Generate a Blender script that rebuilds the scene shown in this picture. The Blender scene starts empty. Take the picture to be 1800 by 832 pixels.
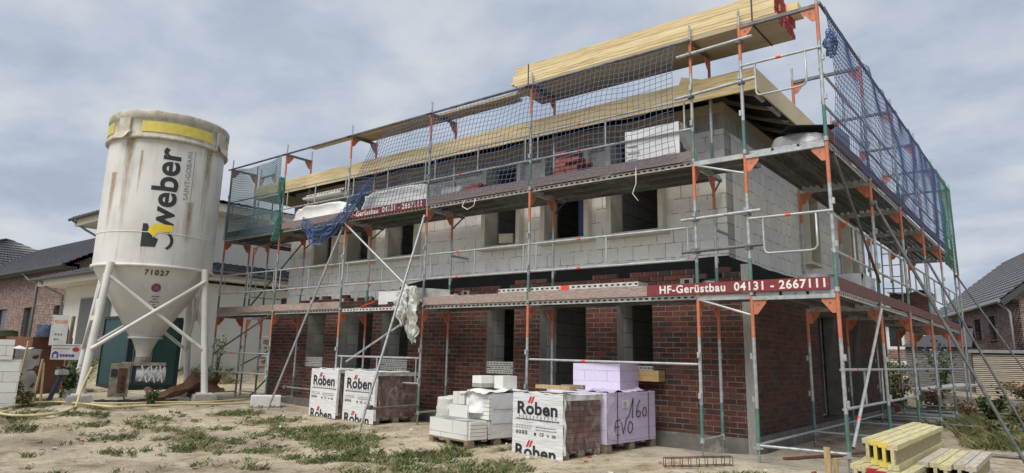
import bpy, bmesh, math, random
from mathutils import Vector, Matrix, noise as mnoise
random.seed(7)
C = bpy.context.scene.collection
scene = bpy.context.scene
R = math.radians
PI = math.pi

# ------------------------------------------------------------------ camera
cam_d = bpy.data.cameras.new('camera'); cam = bpy.data.objects.new('camera', cam_d); C.objects.link(cam)
cr = Vector((0.782147, 0.622715, 0.021732)); cu = Vector((0.107471, -0.169177, 0.979709)); cf = Vector((-0.613755, 0.763941, 0.199245))
cam.matrix_world = Matrix(((cr.x, cu.x, -cf.x, 4.0797), (cr.y, cu.y, -cf.y, -9.3903), (cr.z, cu.z, -cf.z, 1.3112), (0, 0, 0, 1)))
cam_d.sensor_width = 36; cam_d.sensor_fit = 'HORIZONTAL'
cam_d.lens = 1203.39 / 1800 * 36
cam_d.shift_y = -34.94 / 1800
cam_d.clip_start = 0.05; cam_d.clip_end = 3000
scene.camera = cam

# ------------------------------------------------------------------ sky, sun, exposure
SUN_EL, SUN_AZ = 57, 178          # azimuth clockwise from +Y
w = bpy.data.worlds.new('World'); scene.world = w; w.use_nodes = True
nt = w.node_tree; nt.nodes.clear()
def N(t, kind, **kw):
    n = t.nodes.new(kind)
    for k, v in kw.items():
        if k.startswith('i_'):
            n.inputs[k[2:].replace('_', ' ')].default_value = v
        elif k.startswith('n_'):
            n.inputs[int(k[2:])].default_value = v
        else: setattr(n, k, v)
    return n
def ramp(t, stops, interp='LINEAR'):
    n = t.nodes.new('ShaderNodeValToRGB'); cr_ = n.color_ramp; cr_.interpolation = interp
    while len(cr_.elements) > 1: cr_.elements.remove(cr_.elements[-1])
    for i, (p, c) in enumerate(stops):
        e = cr_.elements[0] if i == 0 else cr_.elements.new(p)
        e.position = p
        if not isinstance(c, (tuple, list)): c = (c, c, c)
        e.color = (*c[:3], 1)
    return n
L = nt.links.new
out = N(nt, 'ShaderNodeOutputWorld'); bg = N(nt, 'ShaderNodeBackground', i_Strength=0.1)
sky = N(nt, 'ShaderNodeTexSky', sky_type='NISHITA', sun_disc=False, sun_elevation=R(SUN_EL), sun_rotation=R(SUN_AZ))
tc = N(nt, 'ShaderNodeTexCoord')
sp = N(nt, 'ShaderNodeSeparateXYZ'); L(tc.outputs['Generated'], sp.inputs[0])
zz = N(nt, 'ShaderNodeMath', operation='MAXIMUM', n_1=0.0); L(sp.outputs[2], zz.inputs[0])
za = N(nt, 'ShaderNodeMath', operation='ADD', n_1=0.22); L(zz.outputs[0], za.inputs[0])
dx = N(nt, 'ShaderNodeMath', operation='DIVIDE'); dy = N(nt, 'ShaderNodeMath', operation='DIVIDE')
L(sp.outputs[0], dx.inputs[0]); L(za.outputs[0], dx.inputs[1]); L(sp.outputs[1], dy.inputs[0]); L(za.outputs[0], dy.inputs[1])
cb = N(nt, 'ShaderNodeCombineXYZ'); L(dx.outputs[0], cb.inputs[0]); L(dy.outputs[0], cb.inputs[1])
n1 = N(nt, 'ShaderNodeTexNoise', i_Scale=2.6, i_Detail=10.0, i_Roughness=0.55, i_Distortion=0.12)
mpw = N(nt, 'ShaderNodeMapping'); mpw.inputs['Rotation'].default_value = (0, 0, 0.5); mpw.inputs['Scale'].default_value = (0.9, 1.05, 1); mpw.inputs['Location'].default_value = (3.1, 1.7, 0)
L(cb.outputs[0], mpw.inputs[0]); L(mpw.outputs[0], n1.inputs['Vector'])
rp = ramp(nt, [(0.34, (3.7, 4.25, 5.25)), (0.44, (4.2, 4.8, 5.75)), (0.52, (4.8, 5.3, 6.15)), (0.59, (5.45, 5.8, 6.4)), (0.68, (5.95, 6.2, 6.6))]); L(n1.outputs[0], rp.inputs[0])
n2 = N(nt, 'ShaderNodeTexNoise', i_Scale=0.6, i_Detail=3.0); L(cb.outputs[0], n2.inputs['Vector'])
r2 = ramp(nt, [(0.35, 0.90), (0.7, 1.0)]); L(n2.outputs[0], r2.inputs[0])
mx = N(nt, 'ShaderNodeMix', data_type='RGBA'); L(r2.outputs[0], mx.inputs[0]); L(sky.outputs[0], mx.inputs[6]); L(rp.outputs[0], mx.inputs[7])
L(mx.outputs[2], bg.inputs[0]); L(bg.outputs[0], out.inputs[0])
sd = bpy.data.lights.new('sun', 'SUN'); sd.energy = 3.2; sd.angle = R(40); sd.color = (1.0, 0.95, 0.87)
sun = bpy.data.objects.new('sun', sd); C.objects.link(sun)
sdir = Vector((math.sin(R(SUN_AZ)) * math.cos(R(SUN_EL)), math.cos(R(SUN_AZ)) * math.cos(R(SUN_EL)), math.sin(R(SUN_EL))))
sun.rotation_euler = sdir.to_track_quat('Z', 'Y').to_euler()
vs = scene.view_settings
vs.view_transform = 'Standard'; vs.look = 'None'; vs.exposure = 0.15; vs.gamma = 1.0; vs.use_curve_mapping = False

# ------------------------------------------------------------------ materials
M = {}
def base_mat(name):
    m = bpy.data.materials.new(name); m.use_nodes = True
    t = m.node_tree; b = t.nodes['Principled BSDF']; M[name] = m
    return m, t, b
def pm(name, c1, c2=None, scale=8, rough=0.7, bump=0.0, bscale=None, metal=0.0, stretch=(1, 1, 1), c3=None, spec=0.5, vary=0.07, detail=6, lo=0.35, hi=0.65):
    m, t, b = base_mat(name); l = t.links.new
    b.inputs['Roughness'].default_value = rough; b.inputs['Metallic'].default_value = metal
    b.inputs['Specular IOR Level'].default_value = spec
    if c2 is None: c2 = tuple(x * 0.8 for x in c1)
    tc = N(t, 'ShaderNodeTexCoord'); mp = N(t, 'ShaderNodeMapping'); mp.inputs['Scale'].default_value = stretch
    oi = N(t, 'ShaderNodeObjectInfo'); ad = N(t, 'ShaderNodeVectorMath', operation='ADD')
    l(tc.outputs['Object'], ad.inputs[0]); l(oi.outputs['Random'], ad.inputs[1]); l(ad.outputs[0], mp.inputs[0])
    nz = N(t, 'ShaderNodeTexNoise', i_Scale=scale, i_Detail=detail, i_Roughness=0.6); l(mp.outputs[0], nz.inputs['Vector'])
    vr = N(t, 'ShaderNodeMath', operation='MULTIPLY_ADD', n_1=2 * vary, n_2=1 - vary); l(oi.outputs['Random'], vr.inputs[0])
    st = [(lo, c2), (hi, c1)]
    if c3: st = [(lo - 0.08, c3), (lo + 0.05, c2), (hi, c1)]
    rp = ramp(t, st); l(nz.outputs[0], rp.inputs[0])
    vm = N(t, 'ShaderNodeVectorMath', operation='SCALE'); l(rp.outputs[0], vm.inputs[0]); l(vr.outputs[0], vm.inputs['Scale']); l(vm.outputs[0], b.inputs['Base Color'])
    if bump:
        nb = N(t, 'ShaderNodeTexNoise', i_Scale=bscale or scale * 3, i_Detail=5.0); l(mp.outputs[0], nb.inputs['Vector'])
        bp = N(t, 'ShaderNodeBump', i_Strength=bump, i_Distance=0.02); l(nb.outputs[0], bp.inputs['Height']); l(bp.outputs[0], b.inputs['Normal'])
    return m
def brick_mat(name, cols, mortar, bw=0.25, bh=0.0833, ms=0.011, bump=0.6, patch=None, rough=0.85, axis='wall', mortar_keep=1.0, mot=0.35, broken=False):
    """brick bond on any axis-aligned upright wall: u = x+y, v = z"""
    m, t, b = base_mat(name); l = t.links.new
    b.inputs['Roughness'].default_value = rough
    tc = N(t, 'ShaderNodeTexCoord'); s = N(t, 'ShaderNodeSeparateXYZ'); l(tc.outputs['Object'], s.inputs[0])
    a = N(t, 'ShaderNodeMath', operation='ADD'); l(s.outputs[0], a.inputs[0]); l(s.outputs[1], a.inputs[1])
    cmb = N(t, 'ShaderNodeCombineXYZ'); l(a.outputs[0], cmb.inputs[0]); l(s.outputs[2], cmb.inputs[1])
    wob = N(t, 'ShaderNodeTexNoise', i_Scale=9.0, i_Detail=2.0); l(tc.outputs['Object'], wob.inputs['Vector'])
    wv = N(t, 'ShaderNodeVectorMath', operation='MULTIPLY_ADD'); wv.inputs[1].default_value = (0.006, 0.006, 0); l(wob.outputs['Color'], wv.inputs[0]); l(cmb.outputs[0], wv.inputs[2])
    br = N(t, 'ShaderNodeTexBrick', offset=0.5, i_Scale=1.0, i_Mortar_Size=ms, i_Mortar_Smooth=0.15, i_Brick_Width=bw, i_Row_Height=bh)
    br.inputs['Color1'].default_value = (0, 0, 0, 1); br.inputs['Color2'].default_value = (1, 1, 1, 1); br.inputs['Mortar'].default_value = (0.5, 0.5, 0.5, 1)
    l(wv.outputs[0], br.inputs['Vector'])
    rp = ramp(t, cols); l(br.outputs['Color'], rp.inputs[0])
    nz = N(t, 'ShaderNodeTexNoise', i_Scale=22.0, i_Detail=6.0, i_Roughness=0.7); l(tc.outputs['Object'], nz.inputs['Vector'])
    nr = ramp(t, [(0.3, 1 - mot), (0.7, 1 + mot)]); l(nz.outputs[0], nr.inputs[0])
    mu = N(t, 'ShaderNodeMix', data_type='RGBA', blend_type='MULTIPLY', n_0=1.0); l(rp.outputs[0], mu.inputs[6]); l(nr.outputs[0], mu.inputs[7])
    # mortar partly missing / darker
    nm = N(t, 'ShaderNodeTexNoise', i_Scale=3.0, i_Detail=4.0); l(tc.outputs['Object'], nm.inputs['Vector'])
    mr = ramp(t, [(0.4, tuple(c * 0.45 for c in mortar)), (0.62, mortar)]); l(nm.outputs[0], mr.inputs[0])
    mf = N(t, 'ShaderNodeMath', operation='MULTIPLY', n_1=mortar_keep); l(br.outputs['Fac'], mf.inputs[0])
    if broken:      # open joints: only here and there the gap shows
        nb = N(t, 'ShaderNodeTexNoise', i_Scale=7.0, i_Detail=3.0); l(tc.outputs['Object'], nb.inputs['Vector'])
        rb = ramp(t, [(0.46, 0.12), (0.54, 1.0)]); l(nb.outputs[0], rb.inputs[0])
        mf2 = N(t, 'ShaderNodeMath', operation='MULTIPLY'); l(mf.outputs[0], mf2.inputs[0]); l(rb.outputs[0], mf2.inputs[1]); mf = mf2
    mx = N(t, 'ShaderNodeMix', data_type='RGBA'); l(mf.outputs[0], mx.inputs[0]); l(mu.outputs[2], mx.inputs[6]); l(mr.outputs[0], mx.inputs[7])
    src = mx.outputs[2]
    # whitish mortar smears and efflorescence
    ns = N(t, 'ShaderNodeTexNoise', i_Scale=1.7, i_Detail=9.0, i_Roughness=0.75); l(tc.outputs['Object'], ns.inputs['Vector'])
    sr = ramp(t, [(0.62, 0.0), (0.78, 0.45 if patch is None else patch)]); l(ns.outputs[0], sr.inputs[0])
    m2 = N(t, 'ShaderNodeMix', data_type='RGBA'); m2.inputs[7].default_value = (0.34, 0.32, 0.30, 1); l(sr.outputs[0], m2.inputs[0]); l(src, m2.inputs[6])
    l(m2.outputs[2], b.inputs['Base Color'])
    inv = N(t, 'ShaderNodeMath', operation='MULTIPLY_ADD', n_1=-1.0); l(br.outputs['Fac'], inv.inputs[0])
    nh = N(t, 'ShaderNodeMath', operation='MULTIPLY', n_1=0.5); l(nz.outputs[0], nh.inputs[0]); l(nh.outputs[0], inv.inputs[2])
    bp = N(t, 'ShaderNodeBump', i_Strength=bump, i_Distance=0.012); l(inv.outputs[0], bp.inputs['Height']); l(bp.outputs[0], b.inputs['Normal'])
    return m

RB = [(0.0, (0.040, 0.030, 0.028)), (0.16, (0.050, 0.024, 0.018)), (0.34, (0.080, 0.027, 0.019)), (0.6, (0.102, 0.034, 0.023)), (0.86, (0.128, 0.046, 0.030)), (0.94, (0.070, 0.048, 0.042)), (1.0, (0.052, 0.045, 0.043))]
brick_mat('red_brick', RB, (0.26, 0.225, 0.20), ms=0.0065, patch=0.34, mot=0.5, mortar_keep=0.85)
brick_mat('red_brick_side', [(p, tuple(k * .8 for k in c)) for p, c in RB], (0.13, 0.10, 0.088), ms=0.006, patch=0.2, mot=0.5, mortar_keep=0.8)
brick_mat('packed_brick', [(0.0, (0.085, 0.04, 0.032)), (0.5, (0.15, 0.065, 0.052)), (1.0, (0.20, 0.09, 0.075))], (0.055, 0.03, 0.025), bw=0.24, bh=0.072, ms=0.005, patch=0.9, rough=0.35)
brick_mat('loose_brick', [(0.0, (0.25, 0.07, 0.05)), (1.0, (0.42, 0.125, 0.085))], (0.05, 0.02, 0.02), bw=0.24, bh=0.075, ms=0.006, patch=0.2)
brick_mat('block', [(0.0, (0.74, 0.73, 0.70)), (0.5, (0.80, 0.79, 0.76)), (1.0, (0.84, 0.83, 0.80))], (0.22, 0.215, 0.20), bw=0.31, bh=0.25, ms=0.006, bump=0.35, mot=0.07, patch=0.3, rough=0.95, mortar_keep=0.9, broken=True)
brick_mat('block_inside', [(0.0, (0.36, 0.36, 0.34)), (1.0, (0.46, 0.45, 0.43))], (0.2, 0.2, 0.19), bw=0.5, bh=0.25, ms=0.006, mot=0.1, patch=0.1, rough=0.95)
brick_mat('neighbour_brick', [(0.0, (0.09, 0.045, 0.04)), (0.5, (0.19, 0.09, 0.07)), (1.0, (0.27, 0.14, 0.11))], (0.36, 0.33, 0.31), bw=0.26, bh=0.085, ms=0.016, patch=0.15)
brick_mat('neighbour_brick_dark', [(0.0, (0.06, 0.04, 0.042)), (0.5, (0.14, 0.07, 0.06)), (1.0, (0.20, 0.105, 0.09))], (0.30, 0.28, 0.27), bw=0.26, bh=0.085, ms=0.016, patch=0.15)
brick_mat('white_block_stack', [(0.0, (0.68, 0.68, 0.64)), (1.0, (0.76, 0.755, 0.715))], (0.52, 0.51, 0.48), bw=0.62, bh=0.20, ms=0.006, mot=0.05, patch=0.1, bump=0.4)
brick_mat('violet_foam', [(0.0, (0.53, 0.46, 0.63)), (1.0, (0.57, 0.50, 0.67))], (0.47, 0.40, 0.57), bw=1.6, bh=0.16, ms=0.004, mot=0.05, patch=0.0, bump=0.3, rough=0.55)
brick_mat('violet_foam_end', [(0.0, (0.62, 0.57, 0.73)), (1.0, (0.67, 0.62, 0.77))], (0.58, 0.53, 0.69), bw=0.4, bh=0.16, ms=0.004, mot=0.06, patch=0.0, bump=0.3, rough=0.55)

pm('galv', (0.50, 0.53, 0.535), (0.35, 0.37, 0.378), scale=14, rough=0.48, metal=0.4, bump=0.08, c3=(0.16, 0.155, 0.15))
pm('galv_light', (0.50, 0.52, 0.52), (0.36, 0.38, 0.385), scale=10, rough=0.5, metal=0.35, bump=0.06)
pm('galv_dark', (0.20, 0.205, 0.21), (0.11, 0.112, 0.115), scale=9, rough=0.6, metal=0.4)
pm('orange', (0.60, 0.20, 0.105), (0.47, 0.155, 0.085), scale=16, rough=0.6, c3=(0.30, 0.20, 0.16))
pm('red_band', (0.85, 0.09, 0.04), (0.7, 0.07, 0.03), rough=0.6)
pm('green_paint', (0.065, 0.155, 0.135), (0.10, 0.20, 0.175), scale=12, rough=0.6, c3=(0.26, 0.29, 0.285), stretch=(1, 1, .4))
pm('toe_wood', (0.42, 0.325, 0.285), (0.28, 0.215, 0.19), scale=6, rough=0.9, stretch=(2, 8, 8), bump=0.4, c3=(0.20, 0.13, 0.115))
pm('toe_grey', (0.27, 0.215, 0.21), (0.18, 0.145, 0.145), scale=6, rough=0.9, stretch=(2, 8, 8), bump=0.4, c3=(0.11, 0.085, 0.085))
pm('toe_red', (0.20, 0.085, 0.075), (0.13, 0.062, 0.056), scale=6, rough=0.85, stretch=(8, 2, 8), bump=0.3, c3=(0.19, 0.13, 0.12))
pm('sign_red', (0.235, 0.028, 0.036), (0.17, 0.028, 0.032), scale=9, rough=0.6, c3=(0.24, 0.11, 0.10))
pm('letter_white', (0.80, 0.78, 0.75), (0.62, 0.58, 0.56), scale=14, rough=0.7, lo=0.3)
pm('letter_black', (0.018, 0.018, 0.02), (0.03, 0.03, 0.032), rough=0.5)
pm('letter_grey', (0.25, 0.25, 0.26), (0.18, 0.18, 0.19), rough=0.6)
pm('letter_red', (0.55, 0.03, 0.02), (0.48, 0.03, 0.02), rough=0.5)
pm('band_yellow', (0.66, 0.55, 0.09), (0.55, 0.46, 0.10), scale=6, rough=0.6, c3=(0.40, 0.35, 0.16))
pm('logo_yellow', (0.80, 0.62, 0.03), (0.74, 0.55, 0.03), rough=0.5)
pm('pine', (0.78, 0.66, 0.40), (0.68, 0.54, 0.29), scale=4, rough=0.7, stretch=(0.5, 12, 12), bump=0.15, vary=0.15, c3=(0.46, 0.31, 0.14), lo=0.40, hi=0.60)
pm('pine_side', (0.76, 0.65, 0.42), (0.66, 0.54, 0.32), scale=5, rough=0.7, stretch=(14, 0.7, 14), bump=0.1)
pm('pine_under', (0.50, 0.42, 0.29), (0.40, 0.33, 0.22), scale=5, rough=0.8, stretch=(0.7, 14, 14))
pm('rough_pine', (0.48, 0.36, 0.19), (0.33, 0.24, 0.13), scale=5, rough=0.8, stretch=(8, 8, 1), bump=0.2)
pm('old_wood', (0.30, 0.225, 0.145), (0.18, 0.13, 0.085), scale=7, rough=0.9, stretch=(2, 2, 6), bump=0.3)
pm('board_grey', (0.36, 0.35, 0.33), (0.25, 0.24, 0.225), scale=7, rough=0.85, stretch=(10, 10, 1), bump=0.2)
pm('end_red', (0.42, 0.018, 0.028), (0.27, 0.015, 0.02), scale=30, rough=0.7)
pm('membrane', (0.008, 0.0085, 0.010), (0.014, 0.0145, 0.016), scale=4, rough=0.75, bump=0.5, bscale=8, spec=.25)
t_ = M['membrane'].node_tree; b_ = t_.nodes['Principled BSDF']; src_ = b_.inputs['Base Color'].links[0].from_socket
tc_ = N(t_, 'ShaderNodeTexCoord'); nz_ = N(t_, 'ShaderNodeTexNoise', i_Scale=13.0, i_Detail=7.0, i_Roughness=.75); t_.links.new(tc_.outputs['Object'], nz_.inputs['Vector'])
rp_ = ramp(t_, [(0.66, 0.0), (0.70, 0.8)]); t_.links.new(nz_.outputs[0], rp_.inputs[0]); mx_ = N(t_, 'ShaderNodeMix', data_type='RGBA'); mx_.inputs[7].default_value = (.42, .41, .39, 1)
t_.links.new(rp_.outputs[0], mx_.inputs[0]); t_.links.new(src_, mx_.inputs[6]); t_.links.new(mx_.outputs[2], b_.inputs['Base Color'])
pm('underlay', (0.022, 0.02, 0.02), (0.035, 0.032, 0.03), scale=3, rough=0.7, bump=0.4, bscale=5)
pm('concrete', (0.36, 0.345, 0.315), (0.26, 0.245, 0.22), scale=4, rough=0.95, bump=0.3, c3=(0.18, 0.165, 0.145))
pm('plinth_concrete', (0.21, 0.20, 0.175), (0.13, 0.125, 0.11), scale=3, rough=0.95, bump=0.3, c3=(0.30, 0.28, 0.245))
pm('beam_concrete', (0.36, 0.35, 0.32), (0.24, 0.23, 0.21), scale=3, rough=0.95, stretch=(2, 2, 0.6), bump=0.2)
pm('cream_board', (0.66, 0.635, 0.53), (0.57, 0.545, 0.44), scale=5, rough=0.9, bump=0.15)
pm('jamb_board', (0.70, 0.685, 0.615), (0.60, 0.585, 0.52), scale=5, rough=0.95, bump=0.15)
pm('reveal_shaded', (0.17, 0.168, 0.155), (0.12, 0.118, 0.11), scale=4, rough=0.95)  # side doorway reveals: shade of the blocked light put into a darker colour
pm('reveal', (0.42, 0.415, 0.38), (0.31, 0.305, 0.28), scale=5, rough=0.95, bump=0.2)
pm('slot_brick', (0.70, 0.69, 0.66), (0.58, 0.57, 0.54), scale=12, rough=0.9)
pm('dark', (0.010, 0.010, 0.011), (0.014, 0.014, 0.015), rough=0.9)
pm('blue_sheet', (0.02, 0.04, 0.13), (0.015, 0.03, 0.09), rough=0.5)
pm('white_wrap', (0.78, 0.78, 0.775), (0.70, 0.70, 0.70), scale=5, rough=0.38, bump=0.35, bscale=9)
pm('pack_wrap', (0.76, 0.765, 0.77), (0.66, 0.665, 0.675), scale=4, rough=0.35, bump=0.55, bscale=7, stretch=(.7, .7, 5))
pm('film', (0.60, 0.60, 0.59), (0.40, 0.39, 0.385), scale=3, rough=0.3, bump=0.7, bscale=7, c3=(0.26, 0.24, 0.23))
pm('grey_film', (0.42, 0.43, 0.44), (0.28, 0.285, 0.29), scale=3, rough=0.3, bump=0.8, bscale=6)
pm('violet_film', (0.50, 0.43, 0.60), (0.62, 0.57, 0.68), scale=4, rough=0.35, bump=0.5)
pm('white_foam', (0.78, 0.775, 0.735), (0.72, 0.71, 0.66), scale=6, rough=0.85, bump=0.15)
pm('net_grey', (0.085, 0.125, 0.215), (0.06, 0.09, 0.17), rough=0.8)
pm('net_blue', (0.075, 0.135, 0.29), (0.055, 0.10, 0.23), rough=0.8)
pm('net_green', (0.06, 0.21, 0.17), (0.045, 0.16, 0.13), rough=0.8)
pm('net_teal', (0.085, 0.17, 0.19), (0.055, 0.12, 0.14), rough=0.8)
pm('rust', (0.16, 0.075, 0.04), (0.09, 0.05, 0.033), scale=9, rough=0.9, bump=0.4)
pm('hose', (0.56, 0.49, 0.24), (0.46, 0.40, 0.20), scale=4, rough=0.5)
pm('cable', (0.02, 0.02, 0.02), rough=0.6)
pm('stucco', (0.66, 0.65, 0.60), (0.62, 0.605, 0.555), scale=3, rough=0.95, bump=0.1, bscale=60)
pm('soffit', (0.66, 0.64, 0.57), (0.60, 0.58, 0.52), scale=3, rough=0.8)
pm('shutter', (0.10, 0.103, 0.108), (0.085, 0.087, 0.092), rough=0.5)
pm('glass', (0.03, 0.035, 0.04), (0.02, 0.024, 0.03), scale=1.5, rough=0.12)
pm('anthracite', (0.05, 0.052, 0.056), (0.04, 0.041, 0.045), rough=0.5)
pm('zinc', (0.30, 0.31, 0.32), (0.24, 0.25, 0.26), rough=0.5, metal=0.4)
pm('container_green', (0.012, 0.058, 0.058), (0.010, 0.042, 0.045), scale=3, rough=0.55, bump=0.1, c3=(0.03, 0.06, 0.055))
pm('container_dark', (0.014, 0.02, 0.028), (0.010, 0.014, 0.02), scale=3, rough=0.6)
pm('sign_white', (0.68, 0.68, 0.66), (0.56, 0.56, 0.54), scale=4, rough=0.6)
pm('letter_orange', (0.70, 0.20, 0.06), (0.62, 0.18, 0.06), rough=0.6)
pm('letter_blue', (0.06, 0.08, 0.30), (0.05, 0.07, 0.25), rough=0.6)
pm('rustwood', (0.20, 0.085, 0.055), (0.13, 0.06, 0.04), scale=5, rough=0.9, bump=0.3, stretch=(1, 6, 6))
pm('blue_plastic', (0.025, 0.042, 0.085), (0.018, 0.03, 0.06), rough=0.35, bump=0.2)
pm('machine', (0.36, 0.33, 0.27), (0.22, 0.185, 0.14), scale=9, rough=0.7, c3=(0.17, 0.12, 0.085))
pm('beam_yellow', (0.58, 0.52, 0.24), (0.50, 0.45, 0.25), scale=6, rough=0.75, stretch=(9, .6, 9), bump=0.06, c3=(0.36, 0.33, 0.25), lo=0.44, hi=0.60, vary=.12)
pm('beam_yellow_bright', (0.64, 0.52, 0.10), (0.54, 0.45, 0.14), scale=9, rough=0.7, bump=0.06)
pm('beam_pale', (0.50, 0.46, 0.385), (0.38, 0.345, 0.285), scale=6, rough=0.85, stretch=(6, 1, 6), bump=0.25, c3=(0.27, 0.24, 0.195))
pm('beam_web', (0.40, 0.35, 0.20), (0.28, 0.24, 0.13), scale=9, rough=0.85, stretch=(6, 1, 6), bump=0.2)
pm('slat_wood', (0.50, 0.44, 0.36), (0.36, 0.31, 0.25), scale=4, rough=0.9, stretch=(1, 1, 8))
pm('slat_grey', (0.20, 0.195, 0.19), (0.14, 0.137, 0.135), scale=4, rough=0.9, stretch=(1, 1, 8))
pm('leaf', (0.085, 0.125, 0.035), (0.05, 0.085, 0.022), scale=30, rough=0.7)
pm('leaf_dark', (0.04, 0.07, 0.02), (0.028, 0.05, 0.016), scale=30, rough=0.7)
pm('leaf_dry', (0.23, 0.17, 0.085), (0.15, 0.10, 0.05), scale=20, rough=0.85)
pm('leaf_rust', (0.22, 0.10, 0.05), (0.16, 0.075, 0.04), scale=20, rough=0.85)
pm('bloom', (0.42, 0.20, 0.16), (0.5, 0.32, 0.25), rough=0.7)
pm('bloom_violet', (0.25, 0.22, 0.45), (0.3, 0.27, 0.5), rough=0.7)
pm('grass_a', (0.105, 0.14, 0.04), (0.065, 0.095, 0.026), scale=1.2, rough=0.75)
pm('grass_b', (0.27, 0.24, 0.11), (0.17, 0.165, 0.07), scale=1.2, rough=0.8)
pm('cardboard', (0.46, 0.32, 0.15), (0.38, 0.26, 0.12), rough=0.9)
pm('pebble', (0.40, 0.35, 0.29), (0.26, 0.225, 0.19), scale=3, rough=0.95)

def roof_tile(name, c1, c2):
    m, t, b = base_mat(name); l = t.links.new
    b.inputs['Roughness'].default_value = 0.45
    tc = N(t, 'ShaderNodeTexCoord')
    nz = N(t, 'ShaderNodeTexNoise', i_Scale=3.0, i_Detail=5.0); l(tc.outputs['Object'], nz.inputs['Vector'])
    rp = ramp(t, [(0.35, c1), (0.65, c2)]); l(nz.outputs[0], rp.inputs[0]); l(rp.outputs[0], b.inputs['Base Color'])
roof_tile('roof_dark', (0.045, 0.046, 0.052), (0.075, 0.077, 0.085))
roof_tile('roof_grey', (0.10, 0.10, 0.108), (0.15, 0.15, 0.158))

def deck_mats():
    # perforated steel plank: real holes through the sheet
    m, t, b = base_mat('perforated'); l = t.links.new
    b.inputs['Base Color'].default_value = (0.26, 0.27, 0.275, 1); b.inputs['Metallic'].default_value = 0.45; b.inputs['Roughness'].default_value = 0.55
    tc = N(t, 'ShaderNodeTexCoord')
    vo = N(t, 'ShaderNodeTexVoronoi', voronoi_dimensions='2D', feature='F1', i_Scale=24.0, i_Randomness=0.0); l(tc.outputs['Object'], vo.inputs['Vector'])
    rp = ramp(t, [(0.30, 1.0), (0.35, 0.0)]); l(vo.outputs['Distance'], rp.inputs[0])
    nz = N(t, 'ShaderNodeTexNoise', i_Scale=2.2, i_Detail=4.0); l(tc.outputs['Object'], nz.inputs['Vector'])
    nr = ramp(t, [(0.34, 0.0), (0.52, 0.9)]); l(nz.outputs[0], nr.inputs[0])
    mu = N(t, 'ShaderNodeMath', operation='MULTIPLY'); l(rp.outputs[0], mu.inputs[0]); l(nr.outputs[0], mu.inputs[1])
    tr = N(t, 'ShaderNodeBsdfTransparent'); mx = N(t, 'ShaderNodeMixShader'); l(mu.outputs[0], mx.inputs[0]); l(b.outputs[0], mx.inputs[1]); l(tr.outputs[0], mx.inputs[2])
    l(mx.outputs[0], t.nodes['Material Output'].inputs['Surface'])
    cr2 = ramp(t, [(0.35, (0.15, 0.15, 0.15)), (0.65, (0.27, 0.275, 0.28))]); l(nz.outputs[0], cr2.inputs[0]); l(cr2.outputs[0], b.inputs['Base Color'])
    # lip with a row of oval slots along its local x
    m, t, b = base_mat('slotted'); l = t.links.new
    b.inputs['Metallic'].default_value = 0.3; b.inputs['Roughness'].default_value = 0.55
    tc = N(t, 'ShaderNodeTexCoord'); s = N(t, 'ShaderNodeSeparateXYZ'); l(tc.outputs['Object'], s.inputs[0])
    a = N(t, 'ShaderNodeMath', operation='MULTIPLY', n_1=9.5); l(s.outputs[0], a.inputs[0])
    f = N(t, 'ShaderNodeMath', operation='FRACT'); l(a.outputs[0], f.inputs[0])
    c = N(t, 'ShaderNodeMath', operation='LESS_THAN', n_1=0.5); l(f.outputs[0], c.inputs[0])
    d = N(t, 'ShaderNodeMath', operation='ADD', n_1=0.034); l(s.outputs[2], d.inputs[0])
    e = N(t, 'ShaderNodeMath', operation='ABSOLUTE'); l(d.outputs[0], e.inputs[0])
    g = N(t, 'ShaderNodeMath', operation='LESS_THAN', n_1=0.014); l(e.outputs[0], g.inputs[0])
    h = N(t, 'ShaderNodeMath', operation='MULTIPLY'); l(c.outputs[0], h.inputs[0]); l(g.outputs[0], h.inputs[1])
    nz = N(t, 'ShaderNodeTexNoise', i_Scale=9.0, i_Detail=4.0); l(tc.outputs['Object'], nz.inputs['Vector'])
    rp = ramp(t, [(0.35, (0.46, 0.45, 0.42)), (0.65, (0.72, 0.71, 0.67))]); l(nz.outputs[0], rp.inputs[0])
    mx = N(t, 'ShaderNodeMix', data_type='RGBA'); mx.inputs[7].default_value = (0.03, 0.03, 0.03, 1); l(h.outputs[0], mx.inputs[0]); l(rp.outputs[0], mx.inputs[6]); l(mx.outputs[2], b.inputs['Base Color'])
deck_mats()
pm('deck_dark', (0.13, 0.128, 0.122), (0.075, 0.074, 0.07), scale=5, rough=0.75, metal=.2)

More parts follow.
